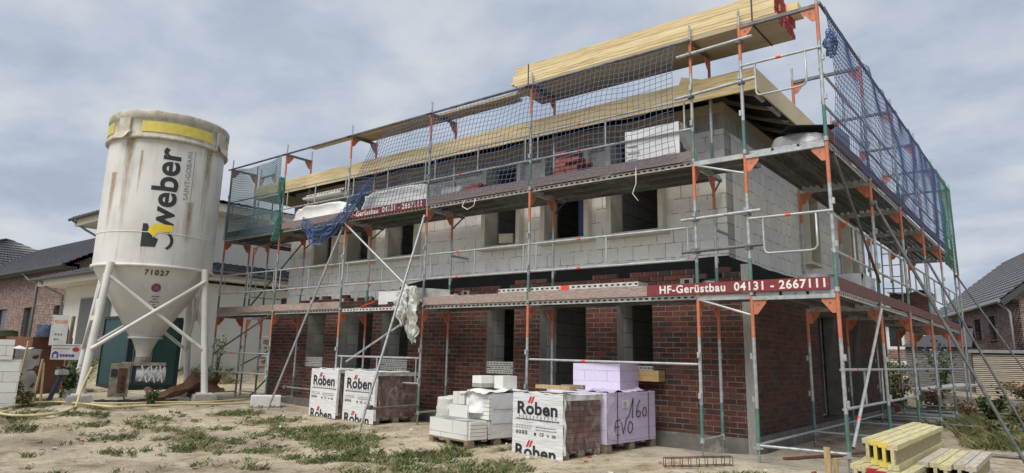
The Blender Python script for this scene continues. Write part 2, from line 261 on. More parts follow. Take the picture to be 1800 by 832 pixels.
def silo_paint():
    m, t, b = base_mat('silo_paint'); l = t.links.new
    b.inputs['Roughness'].default_value = 0.5
    tc = N(t, 'ShaderNodeTexCoord')
    mp = N(t, 'ShaderNodeMapping'); mp.inputs['Scale'].default_value = (5, 5, 0.55); l(tc.outputs['Object'], mp.inputs[0])
    nz = N(t, 'ShaderNodeTexNoise', i_Scale=1.0, i_Detail=7.0, i_Roughness=0.65); l(mp.outputs[0], nz.inputs['Vector'])
    n2 = N(t, 'ShaderNodeTexNoise', i_Scale=1.2, i_Detail=5.0); l(tc.outputs['Object'], n2.inputs['Vector'])
    r1 = ramp(t, [(0.3, (0.53, 0.52, 0.48)), (0.5, (0.64, 0.635, 0.60)), (0.7, (0.70, 0.70, 0.67))]); l(n2.outputs[0], r1.inputs[0])
    r2 = ramp(t, [(0.54, 0.0), (0.63, 0.25), (0.78, 0.7)]); l(nz.outputs[0], r2.inputs[0])
    mx = N(t, 'ShaderNodeMix', data_type='RGBA'); mx.inputs[7].default_value = (0.40, 0.34, 0.25, 1); l(r2.outputs[0], mx.inputs[0]); l(r1.outputs[0], mx.inputs[6])
    # rust flakes
    mp3 = N(t, 'ShaderNodeMapping'); mp3.inputs['Scale'].default_value = (4, 4, 2.0); l(tc.outputs['Object'], mp3.inputs[0])
    n3 = N(t, 'ShaderNodeTexNoise', i_Scale=1.6, i_Detail=9.0, i_Roughness=0.75); l(mp3.outputs[0], n3.inputs['Vector'])
    r3 = ramp(t, [(0.68, 0.0), (0.72, 0.85)]); l(n3.outputs[0], r3.inputs[0])
    m3 = N(t, 'ShaderNodeMix', data_type='RGBA'); m3.inputs[7].default_value = (0.20, 0.10, 0.05, 1); l(r3.outputs[0], m3.inputs[0]); l(mx.outputs[2], m3.inputs[6])
    l(m3.outputs[2], b.inputs['Base Color'])
    bp = N(t, 'ShaderNodeBump', i_Strength=0.12, i_Distance=0.02); l(n3.outputs[0], bp.inputs['Height']); l(bp.outputs[0], b.inputs['Normal'])
silo_paint()
pm('silo_cap', (0.56, 0.53, 0.45), (0.40, 0.37, 0.30), scale=5, rough=0.85, bump=0.4, c3=(0.24, 0.20, 0.15))
def rust_streak():
    # rust run with ragged edges: fades by its own noise and its own length (uv-free, local z)
    m, t, b = base_mat('rust_streak'); l = t.links.new
    b.inputs['Roughness'].default_value = 0.8
    tc = N(t, 'ShaderNodeTexCoord'); s = N(t, 'ShaderNodeSeparateXYZ'); l(tc.outputs['Object'], s.inputs[0])
    mp = N(t, 'ShaderNodeMapping'); mp.inputs['Scale'].default_value = (12, 12, 1.2); l(tc.outputs['Object'], mp.inputs[0])
    nz = N(t, 'ShaderNodeTexNoise', i_Scale=1.0, i_Detail=8.0, i_Roughness=0.7); l(mp.outputs[0], nz.inputs['Vector'])
    n2 = N(t, 'ShaderNodeTexNoise', i_Scale=14.0, i_Detail=6.0); l(tc.outputs['Object'], n2.inputs['Vector'])
    a = N(t, 'ShaderNodeAttribute', attribute_name='fade')
    ad = N(t, 'ShaderNodeMath', operation='MULTIPLY_ADD', n_1=0.9); l(a.outputs['Fac'], ad.inputs[0]); l(nz.outputs[0], ad.inputs[2])
    rp = ramp(t, [(0.60, 0.0), (0.85, 0.35), (1.05, 0.8)]); l(ad.outputs[0], rp.inputs[0])
    cr2 = ramp(t, [(0.38, (0.33, 0.24, 0.14)), (0.52, (0.46, 0.39, 0.27)), (0.60, (0.36, 0.25, 0.14)), (0.66, (0.19, 0.09, 0.045))]); l(n2.outputs[0], cr2.inputs[0]); l(cr2.outputs[0], b.inputs['Base Color'])
    tr = N(t, 'ShaderNodeBsdfTransparent'); mx = N(t, 'ShaderNodeMixShader'); l(rp.outputs[0], mx.inputs[0]); l(tr.outputs[0], mx.inputs[1]); l(b.outputs[0], mx.inputs[2])
    l(mx.outputs[0], t.nodes['Material Output'].inputs['Surface'])
rust_streak()

def clear_film():
    m, t, b = base_mat('clear_film'); l = t.links.new
    b.inputs['Base Color'].default_value = (.62, .61, .60, 1); b.inputs['Roughness'].default_value = .25
    tc = N(t, 'ShaderNodeTexCoord'); mp = N(t, 'ShaderNodeMapping'); mp.inputs['Scale'].default_value = (1, 1, .35); l(tc.outputs['Object'], mp.inputs[0])
    nz = N(t, 'ShaderNodeTexNoise', i_Scale=5.0, i_Detail=8.0, i_Roughness=.7, i_Distortion=1.5); l(mp.outputs[0], nz.inputs['Vector'])
    rp = ramp(t, [(0.40, 0.03), (0.55, 0.16), (0.70, 0.75)]); l(nz.outputs[0], rp.inputs[0])
    bp = N(t, 'ShaderNodeBump', i_Strength=.6, i_Distance=.03); l(nz.outputs[0], bp.inputs['Height']); l(bp.outputs[0], b.inputs['Normal'])
    tr = N(t, 'ShaderNodeBsdfTransparent'); mx = N(t, 'ShaderNodeMixShader'); l(rp.outputs[0], mx.inputs[0]); l(tr.outputs[0], mx.inputs[1]); l(b.outputs[0], mx.inputs[2])
    l(mx.outputs[0], t.nodes['Material Output'].inputs['Surface'])
clear_film()
def ground_mat():
    m, t, b = base_mat('ground'); l = t.links.new
    b.inputs['Roughness'].default_value = 1.0; b.inputs['Specular IOR Level'].default_value = 0.1
    tc = N(t, 'ShaderNodeTexCoord'); P = tc.outputs['Object']
    n6 = N(t, 'ShaderNodeTexNoise', i_Scale=1.9, i_Detail=7.0, i_Roughness=0.62); l(P, n6.inputs['Vector'])
    r6 = ramp(t, [(0.36, (0.60, 0.55, 0.50)), (0.47, (0.93, 0.92, 0.90)), (0.56, (1.0, 1.0, 1.0))]); l(n6.outputs[0], r6.inputs[0])
    n1 = N(t, 'ShaderNodeTexNoise', i_Scale=0.55, i_Detail=8.0, i_Roughness=0.65); l(P, n1.inputs['Vector'])
    r1 = ramp(t, [(0.34, (0.35, 0.29, 0.22)), (0.43, (0.47, 0.40, 0.30)), (0.54, (0.58, 0.50, 0.37)), (0.7, (0.63, 0.555, 0.43))]); l(n1.outputs[0], r1.inputs[0])
    n2 = N(t, 'ShaderNodeTexNoise', i_Scale=7.0, i_Detail=8.0, i_Roughness=0.75); l(P, n2.inputs['Vector'])
    r2 = ramp(t, [(0.30, 0.50), (0.42, 0.80), (0.52, 1.0), (0.68, 1.10)]); l(n2.outputs[0], r2.inputs[0])
    mu = N(t, 'ShaderNodeMix', data_type='RGBA', blend_type='MULTIPLY', n_0=1.0); l(r1.outputs[0], mu.inputs[6]); l(r2.outputs[0], mu.inputs[7])
    vo = N(t, 'ShaderNodeTexVoronoi', i_Scale=34.0); l(P, vo.inputs['Vector'])
    rv = ramp(t, [(0.0, 1.2), (0.22, 1.03), (0.6, 0.88)]); l(vo.outputs['Distance'], rv.inputs[0])
    m6 = N(t, 'ShaderNodeMix', data_type='RGBA', blend_type='MULTIPLY', n_0=1.0); l(mu.outputs[2], m6.inputs[6]); l(r6.outputs[0], m6.inputs[7])
    m2 = N(t, 'ShaderNodeMix', data_type='RGBA', blend_type='MULTIPLY', n_0=0.8); l(m6.outputs[2], m2.inputs[6]); l(rv.outputs[0], m2.inputs[7])
    # worn grass cover where the mesh says turf grows, concrete dust near the silo
    at = N(t, 'ShaderNodeAttribute', attribute_name='turf')
    n4 = N(t, 'ShaderNodeTexNoise', i_Scale=11.0, i_Detail=6.0); l(P, n4.inputs['Vector'])
    ta = N(t, 'ShaderNodeMath', operation='MULTIPLY_ADD', n_1=0.9); l(at.outputs['Fac'], ta.inputs[0]); l(n4.outputs[0], ta.inputs[2])
    tr = ramp(t, [(0.86, 0.0), (1.2, 0.6)]); l(ta.outputs[0], tr.inputs[0])
    gc = ramp(t, [(0.35, (0.11, 0.115, 0.045)), (0.65, (0.24, 0.21, 0.11))]); l(n2.outputs[0], gc.inputs[0])
    m3 = N(t, 'ShaderNodeMix', data_type='RGBA'); l(tr.outputs[0], m3.inputs[0]); l(m2.outputs[2], m3.inputs[6]); l(gc.outputs[0], m3.inputs[7])
    ag = N(t, 'ShaderNodeAttribute', attribute_name='dust')
    gm = N(t, 'ShaderNodeMath', operation='MULTIPLY', n_1=0.75); l(ag.outputs['Fac'], gm.inputs[0])
    m4 = N(t, 'ShaderNodeMix', data_type='RGBA'); m4.inputs[7].default_value = (0.36, 0.345, 0.32, 1); l(gm.outputs[0], m4.inputs[0]); l(m3.outputs[2], m4.inputs[6])
    am = N(t, 'ShaderNodeAttribute', attribute_name='damp')
    gm2 = N(t, 'ShaderNodeMath', operation='MULTIPLY', n_1=0.85); l(am.outputs['Fac'], gm2.inputs[0])
    m5 = N(t, 'ShaderNodeMix', data_type='RGBA'); m5.inputs[7].default_value = (0.155, 0.125, 0.098, 1); l(gm2.outputs[0], m5.inputs[0]); l(m4.outputs[2], m5.inputs[6])
    l(m5.outputs[2], b.inputs['Base Color'])
    hs = N(t, 'ShaderNodeMath', operation='ADD'); l(n2.outputs[0], hs.inputs[0])
    hv = N(t, 'ShaderNodeMath', operation='MULTIPLY', n_1=-0.35); l(vo.outputs['Distance'], hv.inputs[0]); l(hv.outputs[0], hs.inputs[1])
    bp = N(t, 'ShaderNodeBump', i_Strength=0.9, i_Distance=0.05); l(hs.outputs[0], bp.inputs['Height']); l(bp.outputs[0], b.inputs['Normal'])
ground_mat()

# ------------------------------------------------------------------ mesh helpers
class MB:
    def __init__(s): s.v = []; s.f = []; s.m = []; s.sm = []; s.mats = []
    def mi(s, m):
        if m not in s.mats: s.mats.append(m)
        return s.mats.index(m)
    def add(s, vs, fs, m, smooth=False, X=None):
        o = len(s.v); k = s.mi(m)
        for p in vs:
            p = Vector(p)
            s.v.append(X @ p if X is not None else p)
        for f in fs: s.f.append([o + i for i in f]); s.m.append(k); s.sm.append(smooth)
        return s
    def box(s, x0, x1, y0, y1, z0, z1, m, X=None):
        vs = [(x0, y0, z0), (x1, y0, z0), (x1, y1, z0), (x0, y1, z0), (x0, y0, z1), (x1, y0, z1), (x1, y1, z1), (x0, y1, z1)]
        return s.add(vs, [(0, 3, 2, 1), (4, 5, 6, 7), (0, 1, 5, 4), (1, 2, 6, 5), (2, 3, 7, 6), (3, 0, 4, 7)], m, X=X)
    def bar(s, p, q, w, h, m, up=(0, 0, 1)):
        """box of section w (side) x h (up) from p to q"""
        p = Vector(p); q = Vector(q); d = (q - p).normalized(); u = Vector(up)
        if abs(d.dot(u)) > 0.98: u = Vector((1, 0, 0))
        r = d.cross(u).normalized(); u = r.cross(d)
        vs = [a + r * i * w / 2 + u * j * h / 2 for a in (p, q) for i, j in ((-1, -1), (1, -1), (1, 1), (-1, 1))]
        return s.add(vs, [(0, 3, 2, 1), (4, 5, 6, 7), (0, 1, 5, 4), (1, 2, 6, 5), (2, 3, 7, 6), (3, 0, 4, 7)], m)
    def tube(s, p, q, r, m, n=8, r2=None, cap=True):
        p = Vector(p); q = Vector(q); d = (q - p).normalized()
        u = Vector((0, 0, 1)) if abs(d.z) < 0.95 else Vector((1, 0, 0))
        a = d.cross(u).normalized(); b = a.cross(d); r2 = r if r2 is None else r2
        vs = []
        for c, rr in ((p, r), (q, r2)):
            for i in range(n):
                t = 2 * PI * i / n; vs.append(c + a * math.cos(t) * rr + b * math.sin(t) * rr)
        s.add(vs, [(i, i + n, (i + 1) % n + n, (i + 1) % n) for i in range(n)], m, n > 4)
        if cap:
            s.add(vs[:n], [tuple(range(n))], m); s.add(vs[n:], [tuple(reversed(range(n)))], m)
        return s
    def path(s, pts, r, m, n=6):
        pts = [Vector(p) for p in pts]; vs = []; fs = []
        prev = None
        for i, p in enumerate(pts):
            d = (pts[min(i + 1, len(pts) - 1)] - pts[max(i - 1, 0)]).normalized()
            if prev is None:
                u = Vector((0, 0, 1)) if abs(d.z) < 0.9 else Vector((1, 0, 0))
                a = d.cross(u).normalized()
            else:
                a = (prev - d * prev.dot(d))
                a = a.normalized() if a.length > 1e-6 else d.orthogonal().normalized()
            prev = a; b = a.cross(d)
            for k in range(n):
                t = 2 * PI * k / n; vs.append(p + (a * math.cos(t) + b * math.sin(t)) * r)
        for i in range(len(pts) - 1):
            for k in range(n): fs.append((i * n + k, (i + 1) * n + k, (i + 1) * n + (k + 1) % n, i * n + (k + 1) % n))
        fs.append(tuple(range(n))); fs.append(tuple(reversed(range((len(pts) - 1) * n, len(pts) * n))))
        return s.add(vs, fs, m, n > 3)
    def lathe(s, prof, m, n=48, c=(0, 0), smooth=True):
        vs = []; fs = []
        for r, z in prof:
            for i in range(n):
                t = 2 * PI * i / n; vs.append((c[0] + r * math.cos(t), c[1] + r * math.sin(t), z))
        for j in range(len(prof) - 1):
            for i in range(n): fs.append((j * n + i, j * n + (i + 1) % n, (j + 1) * n + (i + 1) % n, (j + 1) * n + i))
        return s.add(vs, fs, m, smooth)
    def prism(s, poly, m, depth=0.01, X=None):
        """polygon in local xy extruded in z"""
        n = len(poly); vs = [(x, y, 0) for x, y in poly] + [(x, y, depth) for x, y in poly]
        return s.add(vs, [tuple(reversed(range(n))), tuple(range(n, 2 * n))] + [(i, (i + 1) % n, (i + 1) % n + n, i + n) for i in range(n)], m, X=X)
    def sheet(s, o, u, v, nu, nv, m, amp=0.02, fr=3.0, seed=0, fn=None, smooth=True):
        o = Vector(o); u = Vector(u); v = Vector(v); nn = u.cross(v).normalized(); vs = []; fs = []
        for j in range(nv + 1):
            for i in range(nu + 1):
                p = o + u * (i / nu) + v * (j / nv)
                d = mnoise.fractal(p * fr + Vector((seed, seed, 0)), 0.9, 2.0, 4) * amp
                if fn: p = p + fn(i / nu, j / nv)
                vs.append(p + nn * d)
        for j in range(nv):
            for i in range(nu):
                a = j * (nu + 1) + i; fs.append((a, a + 1, a + nu + 2, a + nu + 1))
        return s.add(vs, fs, m, smooth)
    def mesh(s, name, loc=(0, 0, 0)):
        me = bpy.data.meshes.new(name); l = Vector(loc)
        me.from_pydata([p - l for p in s.v], [], s.f)
        for k in s.mats: me.materials.append(M[k])
        me.polygons.foreach_set('material_index', s.m); me.polygons.foreach_set('use_smooth', s.sm)
        me.update(); return me
    def build(s, name, parent=None, loc=None):
        """world coordinates; with a parent they are made relative to it"""
        if parent is not None and loc is None:
            l = Vector(parent.get('_o', (0, 0, 0)))
            me = s.mesh(name, l); o = bpy.data.objects.new(name, me); C.objects.link(o); o.parent = parent; o['_o'] = l
        else:
            loc = loc or (0, 0, 0)
            me = s.mesh(name, loc); o = bpy.data.objects.new(name, me); C.objects.link(o); o.location = loc; o['_o'] = Vector(loc)
            if parent is not None: o.parent = parent
        return o
    def local(s, name, parent=None, loc=(0, 0, 0), rz=0):
        """coordinates are the object's own"""
        o = bpy.data.objects.new(name, s.mesh(name)); C.objects.link(o); o.location = loc; o.rotation_euler = (0, 0, rz)
        if parent is not None: o.parent = parent
        return o
def tag(o, label, cat, group=None, kind=None):
    if label: o['label'] = label
    if cat: o['category'] = cat
    if group: o['group'] = group
    if kind: o['kind'] = kind
    return o
def thing(name, label, cat, loc=(0, 0, 0), rz=0, group=None):
    o = bpy.data.objects.new(name, None); C.objects.link(o); o.location = loc; o.rotation_euler = (0, 0, rz)
    o.empty_display_size = 0.1; o['_o'] = Vector(loc)
    return tag(o, label, cat, group)
def kids(o): return [c for c in bpy.data.objects if c.parent == o]
def copy_tree(o, loc=None, rz=None, parent=None, label=None):
    ks = kids(o); c = o.copy(); C.objects.link(c)
    if parent is not None: c.parent = parent
    if loc is not None: c.location = loc
    if rz is not None: c.rotation_euler = (0, 0, rz)
    if label: c['label'] = label
    for k in ks: copy_tree(k, parent=c)
    return c
def inst(name, me, parent, loc, rz=0, rot=None):
    o = bpy.data.objects.new(name, me); C.objects.link(o); o.parent = parent; o.location = loc
    o.rotation_euler = rot if rot else (0, 0, rz)
    return o
def text_geo(s, size, bold=0.0, extrude=0.0, align='CENTER', spacing=1.0, sub=0):
    cu_ = bpy.data.curves.new('text', 'FONT'); cu_.body = s; cu_.size = size; cu_.offset = bold; cu_.extrude = extrude
    cu_.align_x = align; cu_.align_y = 'CENTER'; cu_.space_character = spacing; cu_.resolution_u = 4
    o = bpy.data.objects.new('text', cu_); C.objects.link(o); bpy.context.view_layer.update()
    me = bpy.data.meshes.new_from_object(o.evaluated_get(bpy.context.evaluated_depsgraph_get()))
    bm = bmesh.new(); bm.from_mesh(me); bpy.data.objects.remove(o); bpy.data.curves.remove(cu_)
    if sub:
        bmesh.ops.triangulate(bm, faces=bm.faces[:])
        for _ in range(4):
            ed = [e for e in bm.edges if e.calc_length() > sub]
            if not ed: break
            bmesh.ops.subdivide_edges(bm, edges=ed, cuts=1)
            bmesh.ops.triangulate(bm, faces=[f for f in bm.faces if len(f.verts) > 3])
    bm.verts.index_update()
    vs = [tuple(v.co) for v in bm.verts]; fs = [tuple(v.index for v in f.verts) for f in bm.faces]; bm.free(); bpy.data.meshes.remove(me)
    return vs, fs
def frame3(o, xa, ya):
    """matrix whose local x,y go along xa, ya at origin o"""
    xa = Vector(xa).normalized(); ya = Vector(ya).normalized(); za = xa.cross(ya)
    return Matrix(((xa.x, ya.x, za.x, o[0]), (xa.y, ya.y, za.y, o[1]), (xa.z, ya.z, za.z, o[2]), (0, 0, 0, 1)))
def sm(a, b, t):
    t = min(1, max(0, (t - a) / (b - a))); return t * t * (3 - 2 * t)
def gz(x, y):
    n = sm(-12, -8, x)
    z = -0.04 * max(0, -y - 0.3) * n + 0.1 * (1 - sm(-12, -9, x))
    z += 0.62 * (1 - sm(-21.6, -20.0, x)) + 0.42 * sm(14.6, 16.6, y) * sm(-20, -14, x)
    return max(z, -0.9)

# ------------------------------------------------------------------ ground
def axis(a, b, step, lo, hi):
    out_ = []; x = a; s = step
    while x > lo: s *= 1.25; x -= s; out_.append(x)
    out_ = out_[::-1]; n = int(round((b - a) / step)); out_ += [a + (b - a) * i / n for i in range(n + 1)]
    x = b; s = step
    while x < hi: s *= 1.25; x += s; out_.append(x)
    return out_
TURF = []      # (x, y, r, density)
def turf_at(x, y):
    v = 0
    for (cx, cy, r, d) in TURF:
        q = ((x - cx) ** 2 + (y - cy) ** 2) / (r * r)
        if q < 4: v = max(v, d * math.exp(-q * 1.2))
    n = mnoise.noise(Vector((x * 0.9, y * 0.9, 5.0)))
    return v * (0.75 + 0.8 * n)
rg = random.Random(11)
for (x, y, r, d) in [(-9.8, -1.2, .7, .8), (-8.2, -1.4, .8, .9), (-6.6, -1.5, .8, 1), (-5.6, -2.1, .9, .8), (-6.6, -2.6, .7, .8), (-4.6, -2.4, .8, .8), (-3.3, -2.6, .8, .8),
                     (-1.8, -2.7, .8, 1.0), (-1.0, -3.1, .8, 1), (-.2, -2.5, .6, .9), (.5, -2.3, .6, .8), (-.6, -3.8, .7, 1), (-2.6, -3.3, .8, .9), (-3.9, -3.2, .6, .7), (-1.9, -4.2, .6, .8),
                     (-9.8, -3.0, .6, .8), (-8.8, -3.5, .7, .9), (-7.9, -3.0, .6, .9), (-7.1, -3.5, .6, .9), (-6.3, -4.0, .6, .8), (-8.1, -4.4, .5, .7), (-6.8, -4.8, .5, .6), (-5.2, -3.6, .5, .7),
                     (-5.0, -4.5, .5, .6), (-4.2, -4.2, .5, .7), (-9.6, -4.6, .6, .7), (-10.8, -5.1, .8, 1), (-11.7, -4.9, .8, 1.1), (-12.6, -4.2, .8, 1.1), (-13.8, -3.8, .8, 1.0), (-10.4, -.1, .6, .9),
                     (-11.2, 1.4, .9, 1.1), (-12.8, 2.8, 1.0, 1.0), (-14.5, 4.6, 1.2, 1.1), (-16.6, -1.6, .7, .9), (-17.6, -1.6, .8, 1.0), (-7.3, .3, .5, .7), (3.0, 4.8, .8, .8), (3.2, 6.6, 1.0, 1.0), (2.6, 8.8, 1.2, 1.0),
                     (2.9, 11.0, 1.3, 1.1), (1.5, 14.0, 1.4, 1.1), (0.0, 14.6, 1.4, 1.1), (-1.4, 15.4, 1.5, 1.1), (3.2, 13.6, 1.4, 1.1)]:
    TURF.append((x, y, r, d))
for i in range(150):
    TURF.append((rg.uniform(-12.5, 1.0), rg.uniform(-6.2, -1.0), rg.uniform(.10, .34), rg.uniform(.6, 1.1)))
for i in range(50):
    TURF.append((rg.uniform(-30, -20.4), rg.uniform(-8, 10), rg.uniform(.7, 1.5), 1.1))
def ground():
    xs = axis(-17, 5, 0.16, -420, 420); ys = axis(-7.5, 5, 0.16, -420, 900)
    vs = []; fs = []; at = {'turf': [], 'dust': [], 'damp': []}
    for y in ys:
        for x in xs:
            near = 1 if (-35 < x < 12 and -12 < y < 30) else 0.2
            d = mnoise.fractal(Vector((x * .7, y * .7, 0)), 1.0, 2.0, 5) * 0.032 * near
            if -12.3 < x < .5 and .8 < y < 11.3: d = -0.05
            elif near == 1:      # tyre ruts and boot-churned soil
                for (yr, sl) in ((-3.15, .05), (-4.75, .05), (-5.4, -.12)):
                    e = (y - yr - sl * (x + 6) - .25 * mnoise.noise(Vector((x * .35, yr, 2)))) / .16; d -= .022 * math.exp(-e * e) - .010 * math.exp(-(abs(e) - 1.9) ** 2)
                d += mnoise.noise(Vector((x * 2.6, y * 2.6, 4))) * .009
            vs.append((x, y, gz(x, y) + d))
            tf = turf_at(x, y)
            if x > 6 or x < -36 or y > 13: tf = max(tf, .55 + .5 * mnoise.noise(Vector((x * .2, y * .2, 1))))
            at['turf'].append(max(0, min(1, tf)))
            du = math.exp(-(((x + 12.6) / 2.6) ** 2 + ((y + 0.6) / 1.6) ** 2)) + 0.9 * math.exp(-(((y - .35) / .55) ** 2)) * sm(-3.5, -1.5, x) * (1 - sm(2, 3, x))
            at['dust'].append(min(1, du * (0.8 + 0.7 * mnoise.noise(Vector((x, y, 3))))))
            da = math.exp(-(((x + 6.9) / 1.5) ** 2 + ((y + 3.5) / 0.55) ** 2)) + math.exp(-(((x + 4.2) / 2.2) ** 2 + ((y + 4.9) / 0.8) ** 2)) * .7 + .8 * math.exp(-(((x + 9) / 1.6) ** 2 + ((y + 5.3) / .7) ** 2))
            at['damp'].append(min(1, max(0, da * (0.7 + 1.0 * mnoise.noise(Vector((x * 1.3, y * 1.3, 9)))))))
    nx = len(xs)
    for j in range(len(ys) - 1):
        for i in range(nx - 1): fs.append((j * nx + i, j * nx + i + 1, (j + 1) * nx + i + 1, (j + 1) * nx + i))
    b = MB(); b.add(vs, fs, 'ground', True); o = b.build('ground')
    for k, a in at.items():
        o.data.attributes.new(k, 'FLOAT', 'POINT').data.foreach_set('value', a)
    tag(o, 'sandy building plot with worn turf and tyre-packed soil', None, kind='structure')
ground()
def grass():
    b = MB(); g = random.Random(3); n = 0
    vs = {'grass_a': ([], []), 'grass_b': ([], [])}
    def blade(x, y, z, h, m):
        V, F = vs[m]; a = g.uniform(0, 2 * PI); w_ = g.uniform(.004, .009); ln = g.uniform(.4, 1.5) * h; c = math.cos(a); s = math.sin(a); o = len(V)
        V.extend([(x - s * w_, y + c * w_, z), (x + s * w_, y - c * w_, z), (x + c * ln * .45 + s * w_ * .6, y + s * ln * .45 - c * w_ * .6, z + h * .65), (x + c * ln, y + s * ln, z + h)])
        F.append((o, o + 1, o + 2)); F.append((o, o + 2, o + 3))
    for (cx, cy, r, d) in TURF:
        if cx < -26 or cx > 4: continue
        dist = math.hypot(cx - 4, cy + 9.4)
        k = int(r * r * d * (330 if dist < 13 else 190 if dist < 20 else 60)) + 1
        big = cx < -19 or cy > 3
        for i in range(k):
            x = cx + g.gauss(0, r * .55); y = cy + g.gauss(0, r * .55)
            if turf_at(x, y) < .3 + g.uniform(-.12, .2): continue
            if y > .8 and -12.3 < x < .5: continue
            m = 'grass_b' if g.random() < (.18 if not big else .5) else 'grass_a'; sc = g.uniform(.5, 1.25); rr = .03 * sc
            for q in range(g.randint(9, 18)):
                x1 = x + g.gauss(0, rr); y1 = y + g.gauss(0, rr)
                blade(x1, y1, gz(x1, y1) - .012, (.025 + .055 * g.random()) * sc * (2.6 if big else 1), m if g.random() < .85 else 'grass_b')
    for m, (V, F) in vs.items(): b.add(V, F, m)
    o = b.build('grass'); tag(o, 'sparse tufts of short grass over the sandy plot', 'grass', kind='stuff')
    # small stones and lumps of mortar
    b = MB()
    for i in range(2600):
        if i < 2000: x = g.uniform(-13, 2.5); y = g.uniform(-6.5, -.1)
        else: x = g.uniform(-13.5, -8); y = g.uniform(-4.2, .5)
        s = g.uniform(.006, .02) * (2.0 if g.random() < .06 else 1); z = gz(x, y) + s * .2
        p = [(x + s * math.cos(t) * g.uniform(.7, 1.2), y + s * math.sin(t) * g.uniform(.7, 1.2), z) for t in (0, 1.26, 2.5, 3.8, 5.0)]
        b.add(p + [(x, y, z + s * g.uniform(.5, .9))], [(0, 1, 5), (1, 2, 5), (2, 3, 5), (3, 4, 5), (4, 0, 5)], 'pebble')
    for i in range(260):
        x = g.uniform(-12.5, 2.2); y = g.uniform(-5.6, -.1); z = gz(x, y); s = g.uniform(.012, .035)
        X = Matrix.Translation((x, y, z + s * .2)) @ Matrix.Rotation(g.uniform(0, 6.28), 4, 'Z') @ Matrix.Rotation(g.uniform(-.5, .5), 4, 'X')
        b.box(-s, s, -s * .6, s * .6, -s * .3, s * .4, g.choice(['loose_brick', 'pebble', 'pebble', 'white_foam', 'concrete', 'old_wood']), X=X)
    tag(b.build('gravel'), 'scattered stones and crumbs of mortar on the sand', 'gravel', kind='stuff')
grass()

# ------------------------------------------------------------------ the house under construction
HX0, HY1 = -12.15, 11.2
FW = [(-2.08, -1.15), (-3.55, -2.65), (-5.07, -4.25), (-8.05, -7.19), (-9.55, -8.75), (-10.9, -10.18)]      # upper windows
GW = [(-1.91, -1.24, .97), (-3.55, -2.54, .28), (-4.84, -4.16, .97), (-7.96, -7.08, .95), (-9.45, -8.29, .28), (-10.76, -10.06, .95)]
RW = [(5.25, 5.95), (8.75, 9.45)]
RD = [(4.95, 6.3), (7.6, 8.5)]
def holed_wall(b, u0, u1, z0, z1, holes, d0, d1, m, mr, axis_='x'):
    """upright wall of thickness d0..d1 with rectangular openings (u0,u1,z0,z1)"""
    us = sorted({u0, u1, *[h[0] for h in holes], *[h[1] for h in holes]}); zs = sorted({z0, z1, *[h[2] for h in holes], *[h[3] for h in holes]})
    us = [u for u in us if u0 <= u <= u1]; zs = [z for z in zs if z0 <= z <= z1]
    def solid(i, j):
        if i < 0 or j < 0 or i >= len(us) - 1 or j >= len(zs) - 1: return False
        u = (us[i] + us[i + 1]) / 2; z = (zs[j] + zs[j + 1]) / 2
        return not any(h[0] < u < h[1] and h[2] < z < h[3] for h in holes)
    P = (lambda u, d, z: (u, d, z)) if axis_ == 'x' else (lambda u, d, z: (d, u, z))
    for i in range(len(us) - 1):
        for j in range(len(zs) - 1):
            if not solid(i, j): continue
            a, c, e, f = us[i], us[i + 1], zs[j], zs[j + 1]
            b.add([P(a, d0, e), P(c, d0, e), P(c, d0, f), P(a, d0, f)], [(0, 1, 2, 3)], m)
            b.add([P(a, d1, e), P(c, d1, e), P(c, d1, f), P(a, d1, f)], [(3, 2, 1, 0)], mr)
            for (di, dj, q) in ((-1, 0, [P(a, d0, e), P(a, d1, e), P(a, d1, f), P(a, d0, f)]), (1, 0, [P(c, d0, e), P(c, d1, e), P(c, d1, f), P(c, d0, f)]),
                                (0, -1, [P(a, d0, e), P(c, d0, e), P(c, d1, e), P(a, d1, e)]), (0, 1, [P(a, d0, f), P(c, d0, f), P(c, d1, f), P(a, d1, f)])):
                if not solid(i + di, j + dj): b.add(q, [(0, 1, 2, 3)], m if (dj == 1) else mr)
    return b
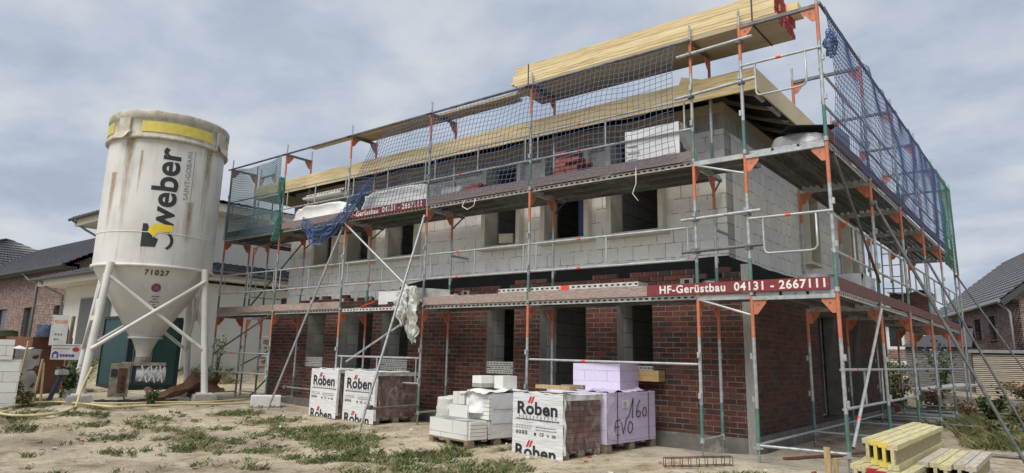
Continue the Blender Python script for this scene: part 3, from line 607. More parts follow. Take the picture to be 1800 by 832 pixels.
def house():
    h = thing('unfinished_house', 'two-storey house shell of red brick and pale blocks with bare openings, wrapped in scaffolding', 'house', (-6, 6, 0))
    holesF = [(a, c, z, 2.28) for a, c, z in GW]; g = random.Random(5)
    b = MB(); holed_wall(b, -12.4, .3, .2, 2.5, holesF, 1.0, 1.244, 'red_brick', 'reveal'); 
    # toothed top courses, lower towards the left
    for r_ in range(3):
        x = -12.4 + (.125 if r_ % 2 else 0)
        while x < .25:
            ok = x > (-11.4, -8.6, -4.6)[r_]
            if r_ == 2 and g.random() < .55: ok = False
            if r_ < 2 and g.random() < (.06 if x > -7 else .3): ok = not ok and x > -11.8
            if ok: b.box(x, min(x + .24, .3), 1.0, 1.115, 2.5 + r_ * .0833, 2.575 + r_ * .0833, 'red_brick')
            x += .25
    b.build('front_brick_wall', h)
    b = MB(); holed_wall(b, 1.248, HY1 + .25, .2, 2.5, [(a, c, .26, 2.25) for a, c in RD], .3, .056, 'red_brick_side', 'reveal_shaded', 'y'); b.build('side_brick_wall', h)
    b = MB(); b.box(-12.4, -12.156, 1.248, HY1 + .25, .2, 2.7, 'red_brick'); b.build('side_brick_wall', h)
    b = MB(); b.box(-12.47, .36, .93, HY1 + .3, -.4, .197, 'plinth_concrete'); b.build('plinth', h)
    # block shell
    holesU = [(a, c, 3.53, 5.16) for a, c in FW] + [(a, c, z, 2.28) for a, c, z in GW]
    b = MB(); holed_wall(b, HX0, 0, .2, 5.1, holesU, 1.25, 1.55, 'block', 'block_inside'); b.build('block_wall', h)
    b = MB(); holed_wall(b, 1.552, HY1 - .302, .2, 5.1, [(a, c, 3.35, 4.75) for a, c in RW] + [(a, c, .26, 2.25) for a, c in RD], 0, -.3, 'block', 'reveal_shaded', 'y'); b.build('block_wall', h)
    b = MB(); holed_wall(b, HX0, 0, .2, 5.1, [(x, x + 1.3, z0, z1) for x in (-2.6, -5.4, -8.2, -11) for z0, z1 in ((.95, 2.3), (3.5, 4.9))], HY1, HY1 - .3, 'block', 'block_inside'); b.build('block_wall', h)  # unseen rear openings, added to let daylight into the dark rooms
    b = MB(); b.box(HX0, HX0 + .3, 1.552, HY1 - .302, .2, 5.1, 'block'); b.build('block_wall', h)
    b = MB()
    b.box(HX0, 0, 1.25, 1.55, 5.163, 5.38, 'beam_concrete'); b.box(-.3, 0, 1.552, HY1 - .302, 5.103, 5.38, 'beam_concrete')
    b.box(HX0, 0, HY1 - .3, HY1, 5.103, 5.38, 'beam_concrete'); b.box(HX0, HX0 + .3, 1.552, HY1 - .302, 5.103, 5.38, 'beam_concrete')
    x = HX0
    for a, c in sorted(FW): b.box(x, a, 1.25, 1.55, 5.103, 5.16, 'beam_concrete'); x = c
    b.box(x, 0, 1.25, 1.55, 5.103, 5.16, 'beam_concrete')
    b.build('ring_beam', h)
    b = MB(); b.box(HX0 + .304, -.304, 1.556, HY1 - .306, .05, .24, 'concrete'); b.build('floor_slab', h)
    b = MB(); b.box(HX0 + .304, -.304, 1.556, HY1 - .306, 2.62, 2.84, 'beam_concrete'); b.build('floor_slab', h)
    b = MB(); b.box(HX0 + .304, -.304, 1.556, HY1 - .306, 5.385, 5.43, 'underlay'); b.build('ceiling', h)
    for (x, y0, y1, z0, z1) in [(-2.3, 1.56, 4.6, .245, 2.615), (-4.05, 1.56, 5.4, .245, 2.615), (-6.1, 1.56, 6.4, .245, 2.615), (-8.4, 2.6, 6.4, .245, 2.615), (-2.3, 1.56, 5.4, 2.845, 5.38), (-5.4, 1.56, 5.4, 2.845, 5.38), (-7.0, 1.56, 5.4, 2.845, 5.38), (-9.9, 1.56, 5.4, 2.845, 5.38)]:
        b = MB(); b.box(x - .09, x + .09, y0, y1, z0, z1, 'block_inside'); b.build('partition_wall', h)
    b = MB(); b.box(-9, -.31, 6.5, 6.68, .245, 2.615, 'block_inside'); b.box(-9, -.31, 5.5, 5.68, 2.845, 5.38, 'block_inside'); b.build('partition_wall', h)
    # black damp-proof membrane between brick and block
    b = MB()
    def strip(p0, p1, ztop, zbot, n, seed, out_):
        p0 = Vector(p0); p1 = Vector(p1); vs = []; fs = []
        for i in range(n + 1):
            p = p0 + (p1 - p0) * i / n
            k = mnoise.noise(Vector((i * .21, seed, 0))) * .03
            zt = ztop(i / n) + k; zb = zbot
            o1 = Vector(out_) * (.004 + .012 * abs(mnoise.noise(Vector((i * .5, seed + 4, 0)))))
            vs += [p + Vector((0, 0, zb + k * 1.5)) + Vector(out_) * .01 + o1 * 2, p + Vector((0, 0, zb + .16 + k)) + Vector(out_) * .005 + o1 * 2, p + Vector((0, 0, zt)) + o1]
        for i in range(n):
            for j in range(2): fs.append((i * 3 + j, i * 3 + 3 + j, i * 3 + 4 + j, i * 3 + 1 + j))
        b.add(vs, fs, 'membrane', True)
    strip((-7.7, 1.248, 0), (.01, 1.248, 0), lambda t: 2.80 + .14 * sm(0, .12, t) + .02 * t, 2.6, 80, 1, (0, -1, 0))
    strip((.004, 1.25, 0), (.004, 10.6, 0), lambda t: 2.94, 2.5, 60, 2, (1, 0, 0))
    b.build('damp_membrane', h)
    # cream insulated surrounds of the upper openings
    for a, c in FW:
        y0, y1 = 1.10, 1.50
        b = MB(); b.box(a - .10, a + .004, y0, y1, 3.48, 5.16, 'jamb_board'); b.build('window_jamb', h)
        b = MB(); b.box(c - .004, c + .09, y0, y1, 3.48, 5.16, 'jamb_board'); b.build('window_jamb', h)
        b = MB(); b.box(a - .14, c + .14, y0 - .06, y1, 3.405, 3.477, 'cream_board'); b.build('window_sill', h)
    for a, c in RW:
        b = MB(); b.box(-.25, .20, a - .05, a + .004, 3.33, 4.78, 'cream_board'); b.build('window_jamb', h)
        b = MB(); b.box(-.25, .20, c - .004, c + .05, 3.33, 4.78, 'cream_board'); b.build('window_jamb', h)
        b = MB(); b.box(-.25, .20, a + .006, c - .006, 4.73, 4.78, 'cream_board'); b.build('window_head', h)
        b = MB(); b.box(-.25, .22, a - .06, c + .06, 3.278, 3.327, 'cream_board'); b.build('window_sill', h)
    b = MB(); b.box(-3.1, -2.7, 1.62, 1.64, 3.56, 4.6, 'blue_sheet'); b.build('door_sheet', h)
    # white slotted bricks filling the sills of the ground-floor windows
    for a, c, z in GW:
        if z < .5: continue
        b = MB(); zt = z + .235
        for k in range(3):
            zz_ = z + k * .0783; off = .0 if k % 2 == 0 else -.12; x = a + off
            while x < c:
                x0 = max(x, a + .004); x1 = min(x + .235, c - .004)
                if x1 - x0 > .05:
                    b.box(x0, x1, 1.02, 1.26, zz_ + .003, zz_ + .070, 'slot_brick')
                    for q in range(3):
                        xc = x0 + (x1 - x0) * (q + .5) / 3; b.box(xc - .018, xc + .018, 1.0185, 1.03, zz_ + .026, zz_ + .046, 'dark')
                x += .245
        b.build('sill_infill', h)
    # small vent stones in the brick face
    for x in (-5.55, -.72, -8.6):
        b = MB(); b.box(x, x + .22, .985, 1.02, 2.50, 2.60, 'concrete'); b.box(x + .07, x + .15, .983, 1.0, 2.52, 2.58, 'dark'); b.build('vent_stone', h)
    # roof: hipped, timber eaves all round
    ex0, ex1, ey0, ey1 = -12.95, .78, .55, HY1 + .75; zb, zt = 5.37, 5.72
    for q in ((ex0, ex1, ey0 - .028, ey0, 'pine'), (ex0, ex1, ey1, ey1 + .028, 'pine'), (ex1, ex1 + .028, ey0 - .028, ey1 + .028, 'pine_side'), (ex0 - .028, ex0, ey0 - .028, ey1 + .028, 'pine_side')):
        b = MB(); b.box(*q[:4], zb, zt, q[4]); b.build('eaves_board', h)
    b = MB()
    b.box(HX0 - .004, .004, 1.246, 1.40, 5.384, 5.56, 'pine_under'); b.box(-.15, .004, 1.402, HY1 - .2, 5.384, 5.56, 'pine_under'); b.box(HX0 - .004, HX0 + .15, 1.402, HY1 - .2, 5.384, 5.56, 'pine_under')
    b.build('wall_plate', h)
    sl = .36; dm = (ey1 - ey0) / 2; zr = 5.70 + sl * dm; ym = (ey0 + ey1) / 2
    def skin(dz, m, inset):
        a0, a1, c0, c1 = ex0 + inset, ex1 - inset, ey0 + inset, ey1 - inset; z0 = 5.70 + dz
        V = [(a0, c0, z0), (a1, c0, z0), (a1, c1, z0), (a0, c1, z0), (a0 + dm, ym, zr + dz), (a1 - dm, ym, zr + dz)]
        return V, [(0, 1, 5, 4), (1, 2, 5), (2, 3, 4, 5), (3, 0, 4)]
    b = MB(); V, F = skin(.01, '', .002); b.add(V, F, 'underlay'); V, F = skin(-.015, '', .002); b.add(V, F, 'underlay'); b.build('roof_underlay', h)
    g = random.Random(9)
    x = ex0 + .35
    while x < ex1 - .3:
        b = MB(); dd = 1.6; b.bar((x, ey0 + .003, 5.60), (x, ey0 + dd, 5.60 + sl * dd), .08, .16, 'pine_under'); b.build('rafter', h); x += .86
    y = ey0 + .9
    while y < ey1 - .3:
        b = MB(); dd = 1.6; b.bar((ex1 - .003, y, 5.60), (ex1 - dd, y, 5.60 + sl * dd), .08, .16, 'pine_under'); b.build('rafter', h); y += .86
    b = MB(); b.bar((ex1 - .02, ey0 + .02, 5.60), (ex1 - 2.6, ey0 + 2.6, 5.60 + sl * 2.6), .10, .18, 'pine_under'); b.build('hip_rafter', h)
    # sagging sheets of black membrane between the rafters
    b = MB(); x = ex0 + .4
    while x < ex1 - 1.0:
        b.sheet((x, ey0 + .06, 5.62), (.76, 0, 0), (0, 1.0, .34), 8, 6, 'underlay', .05, 2.5, seed=x, fn=lambda u, v: Vector((0, 0, -.09 * math.sin(PI * u) * math.sin(PI * min(1, v + .2))))); x += .86
    y = ey0 + .95
    while y < ey1 - 1.0:
        b.sheet((ex1 - .06, y, 5.62), (0, .76, 0), (-1.0, 0, .34), 8, 6, 'underlay', .05, 2.5, seed=y, fn=lambda u, v: Vector((0, 0, -.10 * math.sin(PI * u) * math.sin(PI * min(1, v + .2))))); y += .86
    b.build('sagging_membrane', h)
    b = MB(); b.box(ex1 - .30, ex1 - .22, 1.4, 3.0, 5.60, 5.625, 'letter_white'); b.box(ex1 - .30, ex1 - .22, 3.3, 5.0, 5.60, 5.625, 'letter_white'); b.box(.15, .45, .75, .83, 5.60, 5.625, 'letter_white'); b.build('soffit_batten', h)
    return h
house()

# ------------------------------------------------------------------ scaffolding
LV = [.2, 2.2, 4.2]
def frame_mesh(w, top=False):
    b = MB()
    for x in (0, w):
        b.tube((x, 0, 0), (x, 0, .50), .0245, 'green_paint', 10, cap=False); b.tube((x, 0, .50), (x, 0, 1.42), .0242, 'galv', 10, cap=False)
        b.tube((x, 0, 1.42), (x, 0, 1.985), .0245, 'orange', 10)
        if top: b.tube((x, 0, 1.985), (x, 0, 2.22), .019, 'galv', 8)
        b.tube((x, 0, .0), (x, 0, .06), .03, 'galv', 10)
    b.box(.02, w - .02, -.024, .024, 1.925, 1.975, 'galv' if not top else 'galv_dark')
    for s, x in ((1, .022), (-1, w - .022)):
        b.prism([(0, 0), (s * .17, 0), (s * .17, -.04), (s * .05, -.19), (0, -.19)], 'orange', .012, X=Matrix(((1, 0, 0, x), (0, 0, -1, .006), (0, 1, 0, 1.925), (0, 0, 0, 1))))
        b.tube((x + s * .07, -.008, 1.86), (x + s * .07, .008, 1.86), .018, 'galv_dark', 8)
    for z in (.62, 1.18):        # wedge housings for the guardrails
        b.box(-.05, -.02, -.02, .02, z - .04, z + .04, 'galv'); b.box(w + .02, w + .05, -.02, .02, z - .04, z + .04, 'galv')
    return b.mesh('frame')
FM = {w: (frame_mesh(w), frame_mesh(w, True)) for w in (.73, 1.09)}
def jack_mesh():
    b = MB(); b.tube((0, 0, -.24), (0, 0, .02), .016, 'galv', 8)
    for k in range(9): b.tube((0, 0, -.22 + k * .022), (0, 0, -.212 + k * .022), .0195, 'galv_dark', 8)
    b.box(-.075, .075, -.075, .075, -.246, -.236, 'galv'); b.box(-.06, .06, -.012, .012, -.012, .004, 'galv'); b.tube((0, 0, -.02), (0, 0, .01), .032, 'galv', 8)
    return b.mesh('base_jack')
JM = jack_mesh()
def add_frame(S, p, rz, w, lvl, top=False):
    f = inst('frame', FM[w][1 if top else 0], S, p, rz)
    if lvl == 0:
        for x in (0, w): inst('base_jack', JM, f, (x, 0, 0))
        b = MB(); b.tube((0, 0, .03), (w, 0, .03), .019, 'galv', 8); b.local('foot_bar', f)
    return f
_dk = {}
def deck_mesh(L_, w=.32, front=True):
    k = (L_, w, front)
    if k not in _dk:
        b = MB(); L0 = L_ - .03
        b.box(.015, L0 + .015, 0, w, -.004, 0, 'perforated')
        for y in (0, w - .004): b.box(.015, L0 + .015, y, y + .004, -.068, -.0045, 'slotted' if front and y == 0 else 'deck_dark')
        for y in (.10, .205): b.prism([(0, 0), (.035, 0), (.027, -.034), (.008, -.034)], 'galv_dark', L0 - .04, X=Matrix(((0, 0, 1, .035), (1, 0, 0, y - .01), (0, 1, 0, -.0045), (0, 0, 0, 1))))
        for x in (.015, L0 - .03): b.box(x, x + .05, .006, w - .006, -.062, -.005, 'galv')
        _dk[k] = b.mesh('deck_plank')
    return _dk[k]
_gr = {}
def rail_mesh(L_):
    if L_ not in _gr:
        b = MB()
        for z in (.55, 1.03): b.tube((.03, 0, z), (L_ - .03, 0, z), .0185, 'galv_light', 8); 
        for x in (.14, L_ * .5, L_ - .14): b.tube((x, 0, .55), (x, 0, 1.03), .015, 'galv_light', 6)
        for z in (.55, 1.03): b.tube((L_ * .32, -.001, z), (L_ * .32 + .07, -.001, z), .0205, 'red_band', 8)
        _gr[L_] = b.mesh('guardrail')
    return _gr[L_]
def toe_mesh(L_, m='toe_wood', axis_x=True):
    b = MB(); b.box(.02, L_ - .02, -.015, .015, 0, .155, m); return b.mesh('toe_board')
def tubepart(S, name, segs, m='galv', r=.0242, ends=True):
    b = MB()
    for p, q in segs:
        b.tube(p, q, r, m, 10)
    return b.build(name, S)
def coupler(b, p):
    x, y, z = p; b.box(x - .045, x + .045, y - .04, y + .04, z - .035, z + .035, 'galv_dark'); b.tube((x + .03, y - .065, z), (x + .03, y + .05, z), .012, 'galv_dark', 6)
BX = [0, -3.07, -5.64, -8.21, -10.78, -13.35]
def front_scaffold():
    S = thing('scaffold', 'long tubular scaffold along the brick front with guardrails facing the pallets', 'scaffold', (-6.7, .36, 0))
    ox, oy = -6.7, .36
    l = lambda x, y, z: (x - ox, y - oy, z)
    for i, x in enumerate(BX):
        for k in range(3): add_frame(S, l(x, 0, LV[k]), PI / 2, .73, k, k == 2)
    for i in range(5):
        x1, x0 = BX[i], BX[i + 1]; Lb = x1 - x0
        for k in (1, 2):
            for q in range(k + 1): inst('deck_plank', deck_mesh(round(Lb, 2), front=(q == 0)), S, l(x0, .03 + q * .34 + (.03 if q == 2 else 0), LV[k] + .035))
            inst('guardrail', rail_mesh(round(Lb, 2)), S, l(x0, .028, LV[k]))
    for x in BX[:5]:         # console brackets carrying the inner plank of the upper deck
        b = MB(); b.bar((x - .03, .75, 4.17), (x - .03, 1.12, 4.17), .04, .05, 'galv_dark'); b.tube((x - .03, .75, 3.85), (x - .03, 1.08, 4.15), .016, 'galv_dark', 6); b.build('console', S)
    for i in range(5):       # toe boards; the first bay carries the lettered red board
        x0 = BX[i + 1]; Lb = BX[i] - x0
        if i == 0:
            b = MB(); b.box(x0 + .02, -.80, -.022, .008, 2.24, 2.395, 'toe_wood'); b.build('toe_board', S)
        elif i not in (2,): inst('toe_board', toe_mesh(round(Lb, 2)), S, l(x0, -.006, 2.238))
        if i == 2: continue
        inst('toe_board', toe_mesh(round(Lb, 2), 'toe_grey'), S, l(x0, -.006, 4.238))
    def lettered(x0, x1, y, z0, txt, size, tx):
        b = MB(); b.box(x0, x1, y - .016, y + .016, z0, z0 + .158, 'sign_red'); t = b.build('toe_board', S)
        t['label'] = 'red board lettered in white'
        b = MB(); v, f = text_geo(txt, size, (.0042 * size / .15), spacing=1.12); b.add(v, f, 'letter_white', X=frame3((tx, y - .0185, z0 + .075), (1, 0, 0), (0, 0, 1))); b.build('lettering', t)
    lettered(-.78, 1.80, -.045, 2.236, 'HF-Gerüstbau  04131 - 2667111', .158, .60)
    lettered(-8.19, -5.66, -.045, 4.20, 'HF-Gerüstbau  04131 - 2667111', .158, -6.9)
    # ground-level guard rails
    b = MB(); b.tube((BX[1], .03, 1.26), (BX[0], .03, 1.25), .0185, 'galv_light', 8); b.tube((-2.0, .03, 1.257), (-1.93, .03, 1.257), .0205, 'red_band', 8); b.build('guardrail', S)
    for i in (2, 4):
        o = inst('guardrail', rail_mesh(2.57), S, l(BX[i + 1], .028, LV[0]))
    # top tube carrying the nets, and short bridging tubes at the corner
    b = MB()
    for i in range(5): b.tube((BX[i + 1] - .1, -.05, 6.15), (BX[i] + (.06 if i else .02), -.05, 6.15), .0242, 'galv_dark', 10)
    b.build('top_tube', S)
    for z in (3.34, 2.86, 5.93): 
        b = MB(); b.tube((-.2, -.055, z - .01), (.98, -.055, z + .02), .0242, 'galv_dark' if z < 3 else 'galv', 10); coupler(b, (.0, -.03, z)); coupler(b, (.78, -.03, z)); 
        b.build('coupled_tube', S)
    b = MB(); b.tube((-.25, -.055, 5.24), (1.0, -.055, 5.30), .0242, 'galv', 10); coupler(b, (.0, -.03, 5.25)); coupler(b, (.78, -.03, 5.29)); b.build('coupled_tube', S)
    b = MB(); b.tube((.0, .73, 3.3), (-.0, 1.24, 3.3), .0242, 'galv', 8); b.tube((-3.07, .73, 5.0), (-3.07, 1.24, 5.0), .0242, 'galv', 8); b.tube((-5.64, .73, 3.3), (-5.64, 1.24, 3.3), .0242, 'galv', 8); b.build('wall_tie', S)
    # corner infill: plank on brackets between the last front frame and the end frame
    for z in (2.2, 4.2):
        b = MB(); b.bar((.0, .0, z - .02), (.80, .0, z - .02), .04, .07, 'galv_light'); b.tube((.05, .0, z - .05), (.78, .0, z - .28), .017, 'galv_light', 8); b.build('corner_bracket', S)
        for q in (0, 1): inst('deck_plank', deck_mesh(.8), S, l(-.02, .03 + q * .34, z + .035))
    # bay diagonals
    b = MB(); b.tube((-8.21, -.03, 4.12), (-5.64, -.03, 2.30), .0212, 'galv_light', 10); b.build('bay_brace', S)
    b = MB(); b.tube((-5.66, -.04, 2.12), (-8.0, .10, 1.12), .0212, 'galv', 10); b.build('bay_brace', S)
    b = MB(); b.tube((-13.3, -.03, 1.2), (-10.85, -.03, 2.15), .0212, 'galv_dark', 10); b.tube((-13.35, .76, 2.3), (-10.8, .76, 4.1), .0212, 'galv_dark', 10); b.build('bay_brace', S)
    # raking shores down to the ground in front
    b = MB(); b.tube((-8.24, -.05, 4.05), (-9.93, -.46, gz(-9.9, -.4) - .03), .0242, 'galv', 10); coupler(b, (-8.24, -.04, 4.0)); b.build('raking_shore', S)
    b = MB(); b.tube((-9.45, -.34, .53), (-8.21, -.03, .48), .0242, 'galv_dark', 8); coupler(b, (-9.47, -.35, .53)); b.build('shore_tie', S)
    b = MB(); b.tube((-5.66, -.05, 4.02), (-5.77, -1.28, gz(-5.7, -1.2) - .03), .0242, 'galv', 10); coupler(b, (-5.66, -.04, 3.95)); b.build('raking_shore', S)
    b = MB(); b.tube((-5.70, -1.12, .34), (-5.62, .0, .36), .0242, 'galv_dark', 8); coupler(b, (-5.72, -1.1, .36)); b.build('shore_tie', S)
    return S
front_scaffold()
XR, XI, YB = 1.874, .784, [-.026 + 2.57 * i for i in range(6)]
def side_scaffold():
    S = thing('scaffold', 'scaffold round the right-hand end of the house, raking shores leaning out to the right', 'scaffold', (1.33, 6.4, 0))
    l = lambda x, y, z: (x - 1.33, y - 6.4, z)
    for i, y in enumerate(YB):
        for k in range(3): add_frame(S, l(XR, y, LV[k]), PI, 1.09, k, k == 2)
    for i in range(5):
        y0 = YB[i]
        for k in (1, 2):
            for q in range(3): inst('deck_plank', deck_mesh(2.57, front=(q == 0)), S, l(XR - .03 - q * .345, y0, LV[k] + .037), PI / 2)
            inst('guardrail', rail_mesh(2.57), S, l(XR - .03, y0, LV[k]), PI / 2)
            inst('toe_board', toe_mesh(2.57, 'toe_red'), S, l(XR + .006, y0, LV[k] + .038), PI / 2)
    # closing guard frames at the near end, tube bent round at the corners
    for z in (2.75, 5.02):
        b = MB(); pts = [(XR, -.06, z + .50), (1.2, -.06, z + .50), (1.02, -.06, z + .50), (1.0, -.06, z + .46), (1.0, -.06, z + .06), (1.02, -.06, z + .015), (1.06, -.06, z), (1.6, -.06, z), (1.66, -.06, z + .015), (1.69, -.06, z + .06), (1.69, -.06, z + .50)]
        b.path(pts, .015, 'galv_light', 8); b.tube((.80, -.06, z + .50), (XR + .03, -.06, z + .50), .0185, 'galv_light', 8); b.tube((1.30, -.061, z + .50), (1.37, -.061, z + .50), .0205, 'red_band', 8); b.build('end_guard', S)
    # diagonals
    b = MB(); b.tube((XR + .03, .15, 4.08), (XR + .03, 1.9, 2.95), .0212, 'galv_dark', 8, cap=False); b.tube((XR + .03, 1.9, 2.95), (XR + .03, 2.5, 2.56), .0215, 'rust', 8); b.build('bay_brace', S)
    b = MB(); b.tube((XR + .03, 2.46, 2.14), (XR + .035, .05, .30), .0212, 'galv_light', 8, cap=False); b.tube((XR + .03, .42, .58), (XR + .032, .49, .635), .0235, 'red_band', 8); b.build('bay_brace', S)
    # ground-level guard rails and long ledgers
    inst('guardrail', rail_mesh(2.57), S, l(XR - .03, YB[0], .2), PI / 2)
    b = MB(); b.tube((XR - .03, YB[1], 1.23), (XR - .03, YB[5], 1.23), .0185, 'galv', 8); b.tube((XR - .03, YB[1], .75), (XR - .03, YB[2], .75), .0185, 'galv', 8); b.build('guardrail', S)
    b = MB(); b.tube((XI, YB[0], .24), (XI, YB[3], .24), .0185, 'galv', 8); b.build('foot_ledger', S)
    # raking shores on the right
    for y, x1, z0, zt in ((YB[1], 3.50, -.02, 3.86), (YB[3], 3.32, .02, 3.55), (YB[5], 3.75, .05, 3.75)):
        b = MB(); b.tube((XR + .03, y, zt), (x1, y, z0), .0242, 'galv_dark', 10); coupler(b, (XR + .03, y, zt - .03)); b.build('raking_shore', S)
        b = MB(); b.tube((XR - .4 if y < 5 else XR - 1.6, y + .04, .10 if y < 5 else .14), (x1 - .06, y + .04, .10), .0242, 'galv_dark', 8); b.build('shore_tie', S)
    # top tubes for the net
    b = MB()
    for i in range(5): b.tube((XR + .05, YB[i] - .08, 6.15), (XR + .05, YB[i + 1] + .08, 6.15), .0242, 'galv_dark', 8)
    b.build('top_tube', S)
    # far standards behind the last frame
    b = MB(); b.tube((1.2, 13.2, .2), (1.2, 13.2, 6.4), .0242, 'galv', 8); b.tube((XR + .04, 13.25, .2), (XR + .04, 13.25, 6.4), .0242, 'galv', 8); b.build('standard', S)
    return S
side_scaffold()
def left_scaffold():
    S = thing('scaffold', 'short run of scaffold at the far left end of the house behind the mortar silo', 'scaffold', (-13.1, 3, 0))
    l = lambda x, y, z: (x + 13.1, y - 3, z)
    ys = [.95, 3.52, 6.09]
    for y in ys:
        for k in range(3): add_frame(S, l(-13.5, y, LV[k]), 0, .73, k, k == 2)
    for i in range(2):
        for k in (1, 2):
            for q in (0, 1): inst('deck_plank', deck_mesh(2.57), S, l(-13.5 + .36 + q * .34, ys[i], LV[k] + .037), PI / 2)
            inst('guardrail', rail_mesh(2.57), S, l(-13.47, ys[i], LV[k]), PI / 2)
            inst('toe_board', toe_mesh(2.57), S, l(-13.52, ys[i], LV[k] + .04), PI / 2)
    b = MB(); b.tube((-13.55, .9, .9), (-13.55, 3.4, 2.1), .0212, 'galv_dark', 8); b.tube((-13.0, .95, .12), (-13.45, 3.3, 2.1), .0212, 'galv_dark', 8); b.build('bay_brace', S)
left_scaffold()

# ------------------------------------------------------------------ safety nets
def net(name, P, nu, nv, m, r, label, sub=3):
    """knotted net: P(u, v) gives a point; every strand is a thin three-sided cord"""
    b = MB()
    def strand(pts):
        vs = []; fs = []
        for p in pts:
            for k in range(3):
                t = 2 * PI * k / 3; vs.append(p + Vector((r * math.cos(t) * .8, r * math.cos(t) * .8, r * math.sin(t))))
        return vs, fs
    for i in range(nu + 1): b.path([P(i / nu, j / (nv * 1)) for j in range(0, nv + 1)], r, m, 3)
    for j in range(nv + 1): b.path([P(i / nu, j / nv) for i in range(0, nu + 1)], r, m, 3)
    o = b.build(name); tag(o, label, 'net', 'safety nets hung on the scaffold'); return o
def nn_(x, y, z, a): return mnoise.noise(Vector((x, y, z))) * a
def Pfront(u, v):
    x = -.25 - (7.15 + .75 * (1 - v) ** 1.5) * u; zt = 6.13 - .05 * abs(math.sin(u * PI * 5))
    z0 = 4.28 + .15 * sm(.9, 1, u)
    z = z0 + (zt - z0) * v - .35 * sm(.90, 1, u) * v * v
    y = -.085 - .06 * math.sin(PI * v) + nn_(x * .8, z, 1, .07)
    return Vector((x + nn_(x, z * 2, 5, .05), y, z + nn_(x * 1.5, z, 9, .05)))
net('safety_net', Pfront, 76, 20, 'net_grey', .0052, 'wide-meshed grey-blue net hanging under the timber pack along the house front')
def Pbunch(u, v):
    # gathered blue end of the front net, a hanging swag
    t = u; x = -7.35 - 2.35 * t; zc = 5.0 - 1.0 * math.sin(min(1, t * 1.25) * PI * .5) + .35 * sm(.75, 1, t)
    wd = .50 * (1 - .5 * sm(0, .6, 1 - t)) * (.5 + .5 * math.sin(PI * min(1, t * .9 + .1)))
    z = zc - .1 + (v - .5) * wd * 1.3; y = -.12 + nn_(t * 9, v * 6, 2, .10)
    return Vector((x + nn_(t * 12, v * 7, 1, .10), y, z + nn_(t * 11, v * 9, 4, .08)))
net('safety_net', Pbunch, 60, 22, 'net_blue', .0055, 'bright blue loose end of netting gathered in a swag below the upper deck')
def Pright(u, v):
    y = .04 + 10.22 * u; z = 4.16 + 1.98 * v
    sag = .07 * abs(math.sin(y * PI / 1.28)) * v
    return Vector((XR + .09 + .06 * math.sin(PI * v) + nn_(y, z, 2, .05), y + nn_(y * 1.1, z * 1.5, 3, .05), z - sag + nn_(y * 1.4, z, 7, .05)))
net('safety_net', Pright, 112, 21, 'net_blue', .0046, 'fine blue net closing the upper deck along the right-hand end')
def Pgreen(u, v):
    y = 10.3 + 2.62 * u; z = 3.75 + 2.4 * v
    return Vector((XR + .09 + nn_(y, z, 2, .03), y, z + nn_(y * 1.4, z, 7, .02)))
net('safety_net', Pgreen, 28, 26, 'net_green', .0046, 'green net at the far corner of the right-hand scaffold')
def Pleft(u, v):
    x = -10.86 - 2.4 * u; z = 4.18 + (1.93 - .10 * math.sin(PI * u)) * v
    return Vector((x + nn_(x, z, 3, .03), -.09 + nn_(x, z, 1, .04), z + nn_(x * 2, z, 6, .03)))
net('safety_net', Pleft, 48, 38, 'net_teal', .0072, 'dark teal net beside the mortar silo on the upper deck')
def Pgath(u, v):
    z = 3.95 + 1.6 * v; a = 2 * PI * u
    r = .05 + .035 * math.sin(v * 9) + (.10 if v < .15 else 0) * (1 - v / .15 if v < .15 else 0)
    return Vector((-10.80 + r * math.cos(a) + nn_(u * 5, v * 9, 1, .04), -.06 + r * math.sin(a), z + nn_(u * 8, v * 12, 2, .05)))
net('safety_net', Pgath, 22, 40, 'net_green', .006, 'green net rolled up tight around a scaffold post')
def Pknot(u, v):
    a = 2 * PI * u; r = .06 + .05 * math.sin(PI * v)
    return Vector((XR + .12 + r * math.cos(a) * .7 + nn_(u * 6, v * 5, 1, .05), .08 + r * math.sin(a), 5.42 + .34 * v + nn_(u * 8, v * 8, 2, .05)))
net('safety_net', Pknot, 18, 14, 'net_blue', .006, 'small knotted bundle of blue netting tied to the corner post')
# ladder inside the side scaffold
b = MB()
for x in (.95, 1.32): b.tube((x, 8.0, 2.25), (x, 8.35, 5.0), .018, 'galv_light', 6)
for k in range(10): b.tube((.95, 8.0 + .035 * k, 2.45 + k * .27), (1.32, 8.0 + .035 * k, 2.45 + k * .27), .012, 'galv_light', 6)
tag(b.build('ladder', loc=(1.13, 8.0, 2.24)), 'aluminium ladder between the two decks of the right-hand scaffold', 'ladder')

